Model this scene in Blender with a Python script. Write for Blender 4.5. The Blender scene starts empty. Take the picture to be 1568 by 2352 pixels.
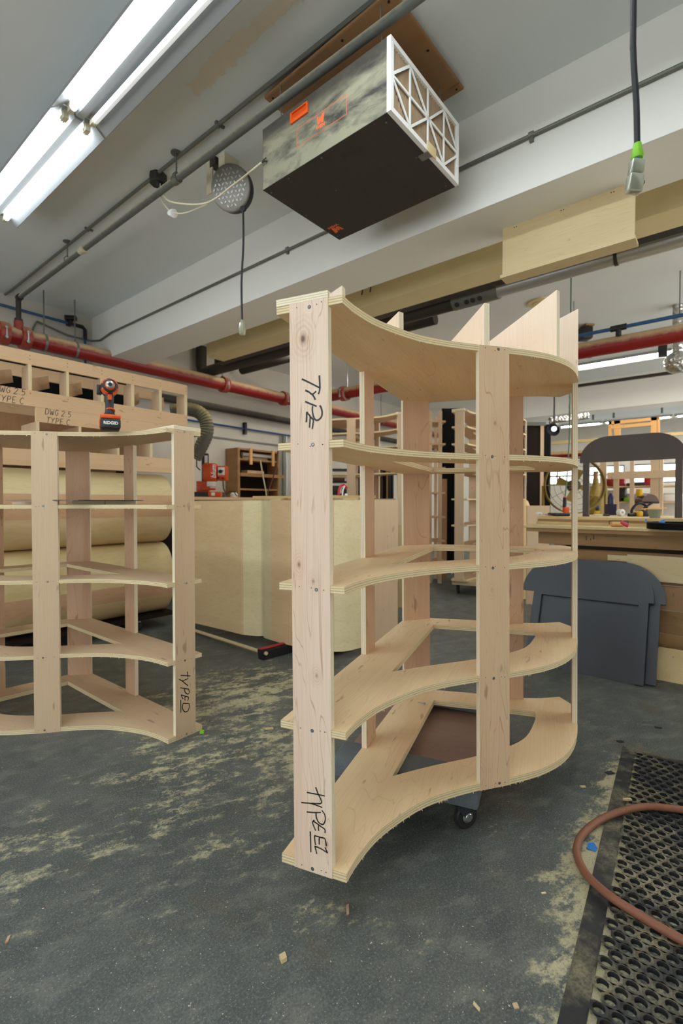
import bpy, math, random
from math import sin, cos, pi, radians, atan2, sqrt, hypot
from mathutils import Vector, Matrix, Euler
from mathutils.geometry import tessellate_polygon

random.seed(7)
SC = bpy.context.scene
COL = SC.collection
rnd = random.uniform

# ------------------------------------------------------------------ place and camera
# World axes follow the room: +X runs away to the right, +Y away to the left along the pipes, z is up, metres.
EYE = Vector((0, 0, 1.09))
FPX = 1107.0                                   # focal length in pixels of the 1568 px wide frame
PITCH = math.atan(21 / FPX)
FH = Vector((0.7771, 0.6293, 0)).normalized()  # level heading of the camera
RT = Vector((FH.y, -FH.x, 0))
FW = FH * cos(PITCH) - Vector((0, 0, 1)) * sin(PITCH)
UP = RT.cross(FW)


def at(px, py, X=None, Y=None, z=None, d=None):
    """Measure: the point of the room seen at a pixel of the photograph, on a known plane of the room."""
    v = FW + RT * ((px - 784) / FPX) - UP * ((py - 1176) / FPX)
    if X is not None: t = X / v.x
    elif Y is not None: t = Y / v.y
    elif z is not None: t = (z - EYE.z) / v.z
    else: t = d / v.dot(FH)
    return EYE + v * t


def hit(px, py, p, n):
    v = FW + RT * ((px - 784) / FPX) - UP * ((py - 1176) / FPX)
    return EYE + v * ((p - EYE).dot(n) / v.dot(n))


def cw(x, y, z=0.0):
    """right / forward of the camera -> world"""
    return Vector((RT.x * x + FH.x * y, RT.y * x + FH.y * y, z))


# ------------------------------------------------------------------ mesh builder
class MB:
    def __init__(s):
        s.v, s.f, s.m, s.u, s.sm = [], [], [], [], []
        s.c = []

    def vert(s, p):
        s.v.append(Vector(p)); return len(s.v) - 1

    def face(s, idx, m=0, uv=None, sm=False):
        s.f.append(tuple(idx)); s.m.append(m); s.u.append(uv); s.sm.append(sm)

    def box(s, lo, hi, m=0, fr=None):
        lo, hi = Vector(lo), Vector(hi)
        fr = fr or (lambda p: p)
        b = [s.vert(fr(Vector((x, y, z)))) for z in (lo.z, hi.z) for y in (lo.y, hi.y) for x in (lo.x, hi.x)]
        for q in ((0, 2, 3, 1), (4, 5, 7, 6), (0, 1, 5, 4), (2, 6, 7, 3), (0, 4, 6, 2), (1, 3, 7, 5)):
            s.face([b[i] for i in q], m)
        return s

    def rbox(s, lo, hi, r=0.004, m=0, fr=None):
        """box with chamfered edges along all sides (rounded rectangle stack)"""
        lo, hi = Vector(lo), Vector(hi)
        fr = fr or (lambda p: p)
        r = min(r, (hi.x - lo.x) / 2.1, (hi.y - lo.y) / 2.1, (hi.z - lo.z) / 2.1)
        rings = []
        for z, k in ((lo.z, r), (lo.z + r * .3, r * .3), (lo.z + r, 0), (hi.z - r, 0), (hi.z - r * .3, r * .3), (hi.z, r)):
            ring = []
            c = max(r, k)
            for (cx, cy, a0) in ((hi.x - r, hi.y - r, 0), (lo.x + r, hi.y - r, 90), (lo.x + r, lo.y + r, 180), (hi.x - r, lo.y + r, 270)):
                for a in (0, 45, 90):
                    t = radians(a0 + a); rr = r - k
                    ring.append(s.vert(fr(Vector((cx + rr * cos(t), cy + rr * sin(t), z)))))
            rings.append(ring)
        n = len(rings[0])
        for a, b in zip(rings, rings[1:]):
            for i in range(n):
                s.face((a[i], a[(i + 1) % n], b[(i + 1) % n], b[i]), m, sm=True)
        s.face(rings[0][::-1], m); s.face(rings[-1], m)
        return s

    def prism(s, loop, c0, c1, fr, holes=(), m=0, me=None, mb=None, sm=False):
        """polygon (a,b) swept from c0 to c1; fr maps (a,b,c) to space; sides carry uv (length, 0..1)"""
        me = m if me is None else me
        mb = m if mb is None else mb
        area = sum(p[0] * q[1] - q[0] * p[1] for p, q in zip(loop, loop[1:] + loop[:1]))
        if area < 0: loop = loop[::-1]
        hs = []
        for h in holes:
            ar = sum(p[0] * q[1] - q[0] * p[1] for p, q in zip(h, h[1:] + h[:1]))
            hs.append(h[::-1] if ar > 0 else h)
        loops = [loop] + hs
        flat = [p for l in loops for p in l]
        tri = tessellate_polygon([[Vector((p[0], p[1], 0)) for p in l] for l in loops])
        lo = [s.vert(fr(p[0], p[1], c0)) for p in flat]
        hi = [s.vert(fr(p[0], p[1], c1)) for p in flat]
        for t in tri:
            a, b, c = (flat[i] for i in t)
            if (b[0] - a[0]) * (c[1] - a[1]) - (b[1] - a[1]) * (c[0] - a[0]) < 0: t = t[::-1]
            s.face([hi[i] for i in t], m); s.face([lo[i] for i in t[::-1]], mb)
        k = 0
        for l in loops:
            n = len(l); L = 0
            for i in range(n):
                j = (i + 1) % n
                e = hypot(l[j][0] - l[i][0], l[j][1] - l[i][1])
                s.face((lo[k + i], lo[k + j], hi[k + j], hi[k + i]), me, ((L, 0), (L + e, 0), (L + e, 1), (L, 1)), sm)
                L += e
            k += n
        return s

    def tube(s, pts, r, n=10, m=0, cap=True, r1=None, closed=False):
        pts = [Vector(p) for p in pts]
        q = []
        for p in pts:
            if not q or (p - q[-1]).length > 1e-6: q.append(p)
        pts = q
        N = len(pts)
        rings = []; nx = None
        for i, p in enumerate(pts):
            if closed: t = pts[(i + 1) % N] - pts[i - 1]
            else: t = pts[min(i + 1, N - 1)] - pts[max(i - 1, 0)]
            t.normalize()
            if nx is None:
                h = Vector((0, 0, 1)) if abs(t.z) < .9 else Vector((1, 0, 0))
                nx = t.cross(h).normalized()
            else:
                nx = (nx - t * nx.dot(t)).normalized()
            ny = t.cross(nx)
            rr = r if r1 is None else r + (r1 - r) * i / max(1, N - 1)
            if isinstance(r, (list, tuple)): rr = r[i]
            rings.append([s.vert(p + nx * rr * cos(2 * pi * k / n) + ny * rr * sin(2 * pi * k / n)) for k in range(n)])
        prs = list(zip(rings, rings[1:])) + ([(rings[-1], rings[0])] if closed else [])
        for a, b in prs:
            for k in range(n):
                s.face((a[k], a[(k + 1) % n], b[(k + 1) % n], b[k]), m, sm=True)
        if cap and not closed:
            s.face(rings[0][::-1], m); s.face(rings[-1], m)
        return s

    def lathe(s, prof, o, ax=(0, 0, 1), n=24, m=0, cap=True):
        """profile [(r, h)] turned about the axis ax through o"""
        ax = Vector(ax).normalized(); o = Vector(o)
        h = Vector((0, 0, 1)) if abs(ax.z) < .9 else Vector((1, 0, 0))
        a = ax.cross(h).normalized(); b = ax.cross(a)
        rings = [[s.vert(o + ax * z + (a * cos(2 * pi * k / n) + b * sin(2 * pi * k / n)) * max(r, 1e-5)) for k in range(n)] for r, z in prof]
        for p, q in zip(rings, rings[1:]):
            for k in range(n):
                s.face((p[k], p[(k + 1) % n], q[(k + 1) % n], q[k]), m, sm=True)
        if cap:
            s.face(rings[0][::-1], m); s.face(rings[-1], m)
        return s

    def ball(s, o, r, n=14, m=0, sq=(1, 1, 1)):
        o = Vector(o)
        rings = []
        for j in range(n // 2 + 1):
            t = pi * j / (n // 2)
            rings.append([s.vert(o + Vector((sin(t) * cos(2 * pi * k / n) * r * sq[0], sin(t) * sin(2 * pi * k / n) * r * sq[1], cos(t) * r * sq[2]))) for k in range(n)])
        for p, q in zip(rings, rings[1:]):
            for k in range(n):
                s.face((p[k], q[k], q[(k + 1) % n], p[(k + 1) % n]), m, sm=True)
        return s

    def stroke(s, pts, w, fr, m=0, h=0.0004, wiggle=.15):
        """flat marker stroke on a face; fr maps (a,b,c) with c standing off the face"""
        P = [Vector((p[0], p[1])) for p in pts]
        if len(P) > 2: P = catmull(P, 5)
        n = len(P)
        L, R = [], []
        for i, p in enumerate(P):
            t = P[min(i + 1, n - 1)] - P[max(i - 1, 0)]
            t = t.normalized() if t.length > 1e-9 else Vector((1, 0))
            q = Vector((-t.y, t.x)) * w * .5 * (1 - wiggle * (i / max(1, n - 1)))
            L.append(s.vert(fr(p.x + q.x, p.y + q.y, h))); R.append(s.vert(fr(p.x - q.x, p.y - q.y, h)))
        for i in range(n - 1):
            s.face((L[i], R[i], R[i + 1], L[i + 1]), m)
        return s

    def cut(s):
        """the end of one loose piece: parts() makes a mesh of its own of each"""
        s.c.append((len(s.v), len(s.f))); return s

    def parts(s, name, mats, parent, local=False):
        v0 = f0 = 0; out = []
        for v1, f1 in s.c:
            q = MB(); q.v = s.v[v0:v1]; q.f = [tuple(i - v0 for i in f) for f in s.f[f0:f1]]
            q.m, q.u, q.sm = s.m[f0:f1], s.u[f0:f1], s.sm[f0:f1]
            out.append(q.build(name, mats, parent, local)); v0, f0 = v1, f1
        return out

    def build(s, name, mats, parent=None, local=False, angle=35, origin=None):
        me = bpy.data.meshes.new(name)
        mats = mats if isinstance(mats, (list, tuple)) else [mats]
        if parent is not None:
            M = MW[parent.name]
            vs = s.v if local else [M.inverted() @ p for p in s.v]
        else:
            xs = [p.x for p in s.v]; ys = [p.y for p in s.v]; zs = [p.z for p in s.v]
            o = Vector(origin) if origin is not None else Vector(((min(xs) + max(xs)) / 2, (min(ys) + max(ys)) / 2, min(zs)))
            M = Matrix.Translation(o); vs = [p - o for p in s.v]
        me.from_pydata([tuple(p) for p in vs], [], s.f)
        for x in mats: me.materials.append(x)
        me.polygons.foreach_set('material_index', s.m)
        me.polygons.foreach_set('use_smooth', s.sm)
        if any(x is not None for x in s.u):
            L = me.uv_layers.new(name='UVMap').data
            for p, uv in zip(me.polygons, s.u):
                if uv:
                    for li, c in zip(p.loop_indices, uv): L[li].uv = c
        if any(s.sm):
            try: me.set_sharp_from_angle(angle=radians(angle))
            except Exception: pass
        me.update()
        ob = bpy.data.objects.new(name, me)
        COL.objects.link(ob)
        MW[ob.name] = M
        if parent is not None: ob.parent = parent
        else: ob.location = M.translation
        return ob


MW = {}


def catmull(P, k=6):
    P = [Vector(p) for p in P]
    out = []
    for i in range(len(P) - 1):
        p0, p1, p2, p3 = P[max(i - 1, 0)], P[i], P[i + 1], P[min(i + 2, len(P) - 1)]
        for j in range(k):
            t = j / k
            out.append(.5 * ((2 * p1) + (p2 - p0) * t + (2 * p0 - 5 * p1 + 4 * p2 - p3) * t * t + (3 * p1 - p0 - 3 * p2 + p3) * t ** 3))
    out.append(P[-1].copy())
    return out


def frame(o, ex, ey, ez=None):
    o, ex, ey = Vector(o), Vector(ex).normalized(), Vector(ey).normalized()
    ez = Vector(ez).normalized() if ez is not None else ex.cross(ey)
    return lambda a, b=None, c=None: (o + ex * a + ey * b + ez * c) if b is not None else (o + ex * a[0] + ey * a[1] + ez * a[2])


XY = lambda a, b, c: Vector((a, b, c))
YZ = lambda a, b, c: Vector((c, a, b))      # polygon in (y,z), swept along x
XZ = lambda a, b, c: Vector((a, -c, b))     # polygon in (x,z), swept along -y


def tag(o, label, cat=None, group=None, kind=None):
    if label: o['label'] = label
    if cat: o['category'] = cat
    if group: o['group'] = group
    if kind: o['kind'] = kind
    return o


def thing(name, label, cat, loc, rz=0.0, group=None, rot=None):
    o = bpy.data.objects.new(name, None)
    o.empty_display_size = .1
    COL.objects.link(o)
    o.location = loc
    R = rot if rot is not None else Euler((0, 0, rz)).to_matrix()
    o.rotation_euler = R.to_euler()
    MW[o.name] = Matrix.Translation(Vector(loc)) @ R.to_4x4()
    return tag(o, label, cat, group)


def struct(o, label=None):
    o['kind'] = 'structure'
    if label: o['label'] = label
    return o


def copy_tree(o, parent=None, loc=None, rz=None, label=None):
    c = o.copy(); COL.objects.link(c)
    if parent is not None: c.parent = parent
    if loc is not None: c.location = loc
    if rz is not None: c.rotation_euler = (0, 0, rz)
    if label: c['label'] = label
    for ch in list(o.children): copy_tree(ch, c)
    return c


def text(name, body, size, fr, mat, parent, align='CENTER', h=0.0006, shear=0.0, spacing=1.0, bold=0.0):
    """lettering on a face; fr maps (a,b,c)"""
    cu = bpy.data.curves.new(name, 'FONT')
    cu.body = body; cu.size = size; cu.align_x = align; cu.align_y = 'CENTER'
    cu.shear = shear; cu.space_character = spacing; cu.offset = bold
    cu.extrude = 0.0002
    cu.materials.append(mat)
    tmp = bpy.data.objects.new(name, cu); COL.objects.link(tmp)
    me = bpy.data.meshes.new_from_object(tmp.evaluated_get(bpy.context.evaluated_depsgraph_get()))
    bpy.data.objects.remove(tmp); bpy.data.curves.remove(cu)
    if not me.materials: me.materials.append(mat)
    o = bpy.data.objects.new(name, me); COL.objects.link(o)
    p = fr(0, 0, h); ex = fr(1, 0, h) - p; ey = fr(0, 1, h) - p; ez = ex.cross(ey)
    M = Matrix((ex, ey, ez)).transposed().to_4x4(); M.translation = p
    o.parent = parent
    o.matrix_local = MW[parent.name].inverted() @ M
    MW[o.name] = M
    return o
# ------------------------------------------------------------------ materials
def S(r, g, b):
    f = lambda c: ((c / 255 + .055) / 1.055) ** 2.4 if c > 10 else c / 255 / 12.92
    return (f(r), f(g), f(b), 1)


class N:
    def __init__(s, name):
        s.mat = bpy.data.materials.new(name); s.mat.use_nodes = True
        s.t = s.mat.node_tree; s.t.nodes.clear()
        s.out = s.t.nodes.new('ShaderNodeOutputMaterial')
        s.b = s.t.nodes.new('ShaderNodeBsdfPrincipled')
        s.t.links.new(s.b.outputs[0], s.out.inputs[0])

    def n(s, kind, **kw):
        x = s.t.nodes.new('ShaderNode' + kind)
        for k, v in kw.items():
            if k.startswith('i_'):
                k = k[2:]
                key = int(k) if k.isdigit() else k
                if isinstance(v, bpy.types.NodeSocket): s.t.links.new(v, x.inputs[key])
                else: x.inputs[key].default_value = v
            else: setattr(x, k, v)
        return x

    def link(s, a, b): s.t.links.new(a, b)

    def obj(s, scale=(1, 1, 1), rot=(0, 0, 0), loc=(0, 0, 0), vary=True):
        tc = s.n('TexCoord')
        src = tc.outputs['Object']
        if vary:
            oi = s.n('ObjectInfo')
            m = s.n('VectorMath', operation='SCALE', i_0=(3.1, 5.3, 7.7)); s.link(oi.outputs['Random'], m.inputs['Scale'])
            a = s.n('VectorMath', operation='ADD', i_0=src, i_1=m.outputs[0]); src = a.outputs[0]
        mp = s.n('Mapping', i_Vector=src, i_Scale=scale, i_Rotation=rot, i_Location=loc)
        return mp.outputs[0]

    def noise(s, vec, scale, detail=4, rough=.55, dist=0.0):
        return s.n('TexNoise', i_Vector=vec, i_Scale=scale, i_Detail=detail, i_Roughness=rough, i_Distortion=dist).outputs['Fac']

    def ramp(s, fac, stops):
        r = s.n('ValToRGB'); s.link(fac, r.inputs[0])
        e = r.color_ramp.elements
        while len(e) < len(stops): e.new(.5)
        for el, (p, c) in zip(e, stops):
            el.position = p; el.color = c if len(c) == 4 else (*c, 1)
        return r.outputs[0]

    def band(s, fac, a, b):
        """0 below a, 1 above b"""
        m = s.n('MapRange', i_Value=fac); m.inputs[1].default_value = a; m.inputs[2].default_value = b
        return m.outputs[0]

    def mix(s, fac, a, b, mode='MIX'):
        m = s.n('Mix', data_type='RGBA', blend_type=mode)
        for sock, v in ((m.inputs[0], fac), (m.inputs[6], a), (m.inputs[7], b)):
            if isinstance(v, bpy.types.NodeSocket): s.link(v, sock)
            else: sock.default_value = v
        return m.outputs[2]

    def math(s, op, a, b=None, clamp=False):
        m = s.n('Math', operation=op, use_clamp=clamp)
        for i, v in enumerate((a, b)):
            if v is None: continue
            if isinstance(v, bpy.types.NodeSocket): s.link(v, m.inputs[i])
            else: m.inputs[i].default_value = v
        return m.outputs[0]

    def bump(s, h, strength=.2, dist=.002):
        b = s.n('Bump', i_Height=h, i_Strength=strength, i_Distance=dist)
        s.link(b.outputs[0], s.b.inputs['Normal'])

    def fin(s, color, rough=.6, metal=0.0, spec=None, **kw):
        for k, v in (('Base Color', color), ('Roughness', rough), ('Metallic', metal)):
            if isinstance(v, bpy.types.NodeSocket): s.link(v, s.b.inputs[k])
            else: s.b.inputs[k].default_value = v
        if spec is not None: s.b.inputs['Specular IOR Level'].default_value = spec
        for k, v in kw.items(): s.b.inputs[k].default_value = v
        return s.mat


def plain(name, c, rough=.5, metal=0.0, var=.12, scale=30, spec=None):
    n = N(name)
    f = n.noise(n.obj(), scale, 3)
    d = tuple(x * (1 - var * 2) for x in c[:3]) + (1,)
    col = n.mix(f, d, c)
    r = n.math('ADD', n.math('MULTIPLY', f, .2), max(0, rough - .1))
    return n.fin(col, r, metal, spec)


def wood(name, c1, c2, cl, axis='z', ring=1.0, line=.5, knots=(), mott=.5, rough=.55):
    """sawn or rotary-cut plywood face: slow mottling, fine fibres and wandering growth lines along an axis"""
    n = N(name)
    k = {'x': (.14, 1, 1), 'y': (1, .14, 1), 'z': (1, 1, .14)}[axis]
    v = n.obj(k)
    big = n.noise(v, 9, 3, .5)
    fib = n.noise(n.obj(tuple(x if x == 1 else .02 for x in k)), 260, 2, .6)
    wv = n.noise(v, 8.5 * ring, 3, .42, .7)
    saw = n.math('FRACT', n.math('MULTIPLY', wv, 23))
    ln = n.math('SUBTRACT', 1.0, n.band(n.math('ABSOLUTE', n.math('SUBTRACT', saw, .5)), .0, .06))
    brk = n.band(n.noise(v, 15, 2), .36, .58)
    col = n.mix(n.math('MULTIPLY', n.band(big, .3, .7), mott), c1, c2)
    col = n.mix(n.math('MULTIPLY', n.band(fib, .4, .8), .14), col, tuple(x * .80 for x in cl[:3]) + (1,))
    col = n.mix(n.math('MULTIPLY', n.math('MULTIPLY', ln, brk), line), col, cl)
    spot = n.band(n.noise(n.obj(tuple(x if x == 1 else .22 for x in k)), 34, 2, .5), .69, .74)
    col = n.mix(n.math('MULTIPLY', spot, .5), col, tuple(x * .55 for x in cl[:3]) + (1,))
    if knots:
        tc = n.n('TexCoord')
        for (p, r, st) in knots:
            mp = n.n('Mapping', i_Vector=tc.outputs['Object'], i_Location=tuple(-a * b for a, b in zip(p, (1, 1, .62))), i_Scale=(1, 1, .62))
            ds = n.n('VectorMath', operation='LENGTH', i_0=mp.outputs[0]).outputs['Value']
            dw = n.math('ADD', ds, n.math('MULTIPLY', n.math('SUBTRACT', n.noise(v, 40, 2), .5), r * .5))
            core = n.math('SUBTRACT', 1.0, n.band(dw, r * .18, r * .5))
            halo = n.math('SUBTRACT', 1.0, n.band(dw, r * .5, r * 2.2))
            rg = n.math('MULTIPLY', n.math('SINE', n.math('MULTIPLY', dw, 2 * pi / (r * .42))), .5)
            col = n.mix(n.math('MULTIPLY', n.math('MULTIPLY', halo, n.math('ADD', rg, .75)), .26 * st), col, S(168, 112, 74))
            col = n.mix(n.math('MULTIPLY', core, .8 * st), col, S(88, 58, 40))
    n.bump(fib, .06, .0006)
    return n.fin(col, rough, spec=.3)


def ply_edge(name, pale, dark, layers=7):
    n = N(name)
    uv = n.n('UVMap')
    sx = n.n('SeparateXYZ', i_0=uv.outputs[0])
    x, y = sx.outputs[0], sx.outputs[1]
    cb = n.n('CombineXYZ'); n.link(n.math('MULTIPLY', x, 6), cb.inputs[0]); n.link(y, cb.inputs[1])
    oi = n.n('ObjectInfo'); n.link(n.math('MULTIPLY', oi.outputs['Random'], 37.0), cb.inputs[2])
    w = n.math('ADD', n.math('MULTIPLY', y, layers), n.math('MULTIPLY', n.math('SUBTRACT', n.noise(cb.outputs[0], 3, 2), .5), .5))
    fr = n.math('FRACT', n.math('MULTIPLY', w, .5))
    st = n.math('MULTIPLY', n.band(n.math('ABSOLUTE', n.math('SUBTRACT', fr, .5)), .22, .40), .85)
    cb2 = n.n('CombineXYZ'); n.link(n.math('MULTIPLY', x, 140), cb2.inputs[0]); n.link(n.math('MULTIPLY', y, 9), cb2.inputs[1])
    g = n.noise(cb2.outputs[0], 1.5, 3)
    col = n.mix(st, pale, dark)
    col = n.mix(n.math('MULTIPLY', n.band(g, .4, .75), .35), col, tuple(c * .6 for c in dark[:3]) + (1,))
    cb3 = n.n('CombineXYZ'); n.link(n.math('MULTIPLY', x, 9), cb3.inputs[0]); n.link(n.math('MULTIPLY', n.math('FLOOR', w), 7.3), cb3.inputs[1])
    gap = n.band(n.noise(cb3.outputs[0], 1.7, 1), .70, .73)
    col = n.mix(n.math('MULTIPLY', n.math('MULTIPLY', gap, st), .75), col, S(60, 45, 30))
    n.bump(g, .25, .001)
    return n.fin(col, .7, spec=.2)


def dusty(name, c, dust, rough=.5, metal=0.0, lo=.1, hi=.75, amt=.9, scale=18):
    """a surface that has caught sawdust on whatever faces up"""
    n = N(name)
    g = n.n('NewGeometry')
    z = n.n('SeparateXYZ', i_0=g.outputs['Normal']).outputs[2]
    f = n.noise(n.obj(vary=False), scale, 4)
    zz = n.math('ADD', z, n.math('MULTIPLY', n.math('SUBTRACT', f, .5), .5))
    m = n.math('MULTIPLY', n.band(zz, lo, hi), amt)
    base = n.mix(f, tuple(x * .8 for x in c[:3]) + (1,), c)
    col = n.mix(m, base, dust)
    r = n.math('ADD', n.math('MULTIPLY', m, .4), rough, clamp=True)
    return n.fin(col, r, metal)


def emit(name, c, s, base=None):
    n = N(name)
    n.b.inputs['Emission Color'].default_value = c; n.b.inputs['Emission Strength'].default_value = s
    return n.fin(base or (.8, .8, .8, 1), .4)


M = {}
# birch and maple plywood faces
MAPLE1, MAPLE2, MLINE = S(224, 196, 166), S(212, 170, 138), S(176, 128, 92)
M['post'] = wood('maple_face', S(232, 212, 190), S(222, 190, 164), MLINE, 'z', .8, .62, mott=.75)
M['slab'] = wood('maple_shelf_face', S(238, 212, 170), S(226, 192, 148), S(172, 130, 90), 'y', .7, .25, mott=.7)
M['pink'] = wood('pink_maple_face', S(208, 175, 144), S(190, 153, 122), S(140, 102, 76), 'z', .7, .45, mott=.8)
M['white_ply'] = wood('pale_birch_face', S(236, 218, 196), S(228, 204, 180), S(196, 160, 124), 'z', .5, .15)
M['tanply'] = wood('tan_birch_face', S(210, 184, 152), S(200, 171, 138), S(164, 130, 96), 'z', .6, .18, mott=.5)
M['tanslab'] = wood('tan_birch_shelf', S(208, 182, 150), S(196, 166, 132), S(164, 130, 96), 'y', .6, .18, mott=.5)
M['brownply'] = wood('red_brown_face', S(172, 134, 98), S(152, 114, 80), S(108, 76, 50), 'z', .6, .3, mott=.6)
M['yelply'] = wood('poplar_face', S(214, 190, 138), S(196, 166, 112), S(150, 116, 70), 'z', .6, .2, mott=.7)
M['yelplyx'] = wood('poplar_face_lengthwise', S(214, 190, 140), S(196, 168, 116), S(150, 116, 70), 'x', .6, .2, mott=.7)
M['tanx'] = wood('tan_rail_face_x', S(212, 180, 142), S(200, 164, 124), S(158, 118, 80), 'x', .6, .2)
M['tany'] = wood('tan_board_face_y', S(214, 196, 154), S(202, 180, 136), S(160, 130, 90), 'y', .6, .22, mott=.6)
M['oldwood'] = wood('weathered_board', S(164, 128, 84), S(138, 104, 66), S(90, 64, 40), 'y', .8, .35, mott=.8)
M['brownboard'] = wood('ceiling_board_face', S(158, 120, 82), S(140, 102, 66), S(112, 78, 48), 'y', .4, .12, mott=.6)
M['deck'] = wood('dolly_deck_face', S(150, 122, 108), S(128, 102, 90), S(84, 64, 56), 'x', .8, .35, mott=.8)
M['edge'] = ply_edge('plywood_edge', S(230, 216, 178), S(196, 168, 118), 6)
M['edge2'] = ply_edge('plywood_edge_pale', S(242, 234, 212), S(216, 194, 152), 6)
M['edge_y'] = ply_edge('plywood_edge_yellow', S(218, 192, 134), S(160, 130, 80), 6)
# paint and masonry
M['ink'] = plain('marker_ink', S(26, 24, 26), .45, var=.05)
M['screw'] = plain('zinc_screw', S(150, 158, 160), .35, .9)
M['hole'] = plain('nail_hole', S(46, 34, 24), .9, var=.0)
M['beam'] = plain('beam_white_paint', S(236, 236, 230), .55, var=.02, scale=4)
M['wall'] = plain('wall_white_paint', S(206, 202, 192), .8, var=.08, scale=3)
M['cream'] = plain('cream_paint', S(228, 212, 164), .6, var=.08, scale=6)
M['pipe'] = dusty('dusty_iron_painted_light', S(104, 108, 102), S(214, 208, 180), .5, .1, -.45, .45, .85, 30)  # dust tone carried down the sides, also painting in the pipe's lit side
M['conduit'] = dusty('dull_conduit', S(120, 122, 114), S(168, 164, 142), .5, .35, .2, .9, .6, 30)
M['dark_iron'] = dusty('dark_iron', S(56, 52, 46), S(150, 136, 108), .6, .1, .2, .9, .7)
M['red'] = dusty('red_sprinkler_paint', S(140, 16, 16), S(206, 178, 140), .45, 0, -.12, .42, .95)
M['redfit'] = dusty('red_coupling_paint', S(160, 66, 50), S(200, 160, 124), .5, 0, .2, .9, .8)
M['duct'] = plain('galvanised_duct', S(196, 198, 198), .34, .55, var=.12, scale=9)
M['reel'] = plain('reel_face_metal', S(142, 138, 130), .4, .5)
M['steel'] = plain('bright_steel', S(190, 192, 190), .3, .9)
M['blue'] = plain('blue_pipe_plastic', S(18, 84, 140), .4)
M['bluetape'] = plain('blue_masking_tape', S(24, 120, 200), .6)
M['black'] = plain('black_plastic', S(24, 24, 25), .5)
M['blackcord'] = plain('black_cord_rubber', S(34, 36, 40), .55)
M['reflector'] = plain('aged_reflector_enamel', S(162, 166, 168), .4, var=.03, scale=8)
M['white'] = plain('white_enamel', S(238, 240, 238), .35, var=.02)
M['ivory'] = plain('aged_white_plastic', S(214, 206, 178), .5, var=.06)
M['orange'] = plain('orange_plastic', S(232, 92, 26), .4, var=.08)
M['orangemetal'] = plain('orange_machine_paint', S(214, 78, 14), .35, var=.08)
M['logo'] = plain('orange_print', S(236, 110, 62), .6, var=.05)
M['char'] = plain('charcoal_plastic', S(46, 46, 48), .5)
M['grey'] = plain('grey_paint', S(44, 51, 58), .36, var=.08, scale=5)
M['brownpaint'] = plain('dark_brown_stain', S(72, 60, 54), .55, var=.08, scale=8)
M['darkcab'] = plain('dark_walnut_panel', S(40, 31, 25), .8, var=.15, spec=.15)
M['blackpanel'] = plain('black_panel', S(12, 13, 16), .75, spec=.15)
M['hose'] = plain('brown_rubber_hose', S(142, 90, 66), .6, var=.15, scale=60)
M['carpet'] = plain('grey_carpet', S(120, 128, 132), .95, var=.35, scale=300)
M['bristle'] = plain('black_bristles', S(30, 30, 32), .9, var=.3, scale=120)
M['redplastic'] = plain('red_plastic', S(176, 24, 36), .4)
M['crimson'] = plain('crimson_plastic', S(206, 34, 70), .4)
M['yellow'] = plain('yellow_plastic', S(230, 180, 20), .45)
M['mustard'] = plain('mustard_yellow', S(150, 124, 40), .55, var=.2)
M['green'] = plain('lime_tape', S(140, 214, 50), .5)
M['navy'] = plain('navy_plastic', S(44, 40, 78), .4)
M['maroon'] = plain('brown_saw_guard', S(86, 56, 44), .4)
M['tire'] = plain('black_tyre', S(32, 32, 32), .6)
M['paper'] = plain('white_paper', S(232, 230, 224), .7, var=.04)
M['greencord'] = plain('green_cord', S(58, 110, 90), .5)
M['pinewood'] = wood('raw_pine', S(226, 176, 112), S(212, 156, 92), S(170, 112, 60), 'z', .6, .25)
M['tube'] = emit('lit_tube', (.88, .96, 1, 1), 10.0)
M['tube_fill'] = emit('added_fill_tube', (.88, .96, 1, 1), 34.0)  # extra bright tubes for the added fixtures out of view
M['tubeoff'] = emit('weak_tube', (.93, .98, 1, 1), .35)
M['tubefar'] = emit('lit_tube_far', (1, .94, .83, 1), 40.0)
M['pane'] = emit('daylight_pane', (.92, .97, 1, 1), 3.2)
M['pane_fill_left'] = emit('added_fill_pane_left', (.94, .98, 1, 1), 2.1)  # glow of the windows added in the unseen left wall
M['pane_fill_front'] = emit('added_fill_pane_front', (1, .955, .88, 1), 4.5)  # warm fill glow for the windows added in the front wall
n = N('clear_plastic'); M['clear'] = n.fin(S(176, 180, 156), .22, **{'Transmission Weight': .55, 'IOR': 1.35})
n = N('tinted_sheet'); M['sheet'] = n.fin(S(40, 46, 48), .12, spec=.6)


def mat_foil():
    n = N('crumpled_foil')
    f = n.n('TexVoronoi', i_Vector=n.obj(), i_Scale=26.0).outputs['Distance']
    n.bump(f, .9, .02)
    return n.fin(S(196, 196, 192), .28, .95)
M['dusthose'] = dusty('dusty_flex_hose', S(92, 88, 76), S(190, 174, 118), .7, 0, .0, .8, .9)
M['foil'] = mat_foil()


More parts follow.
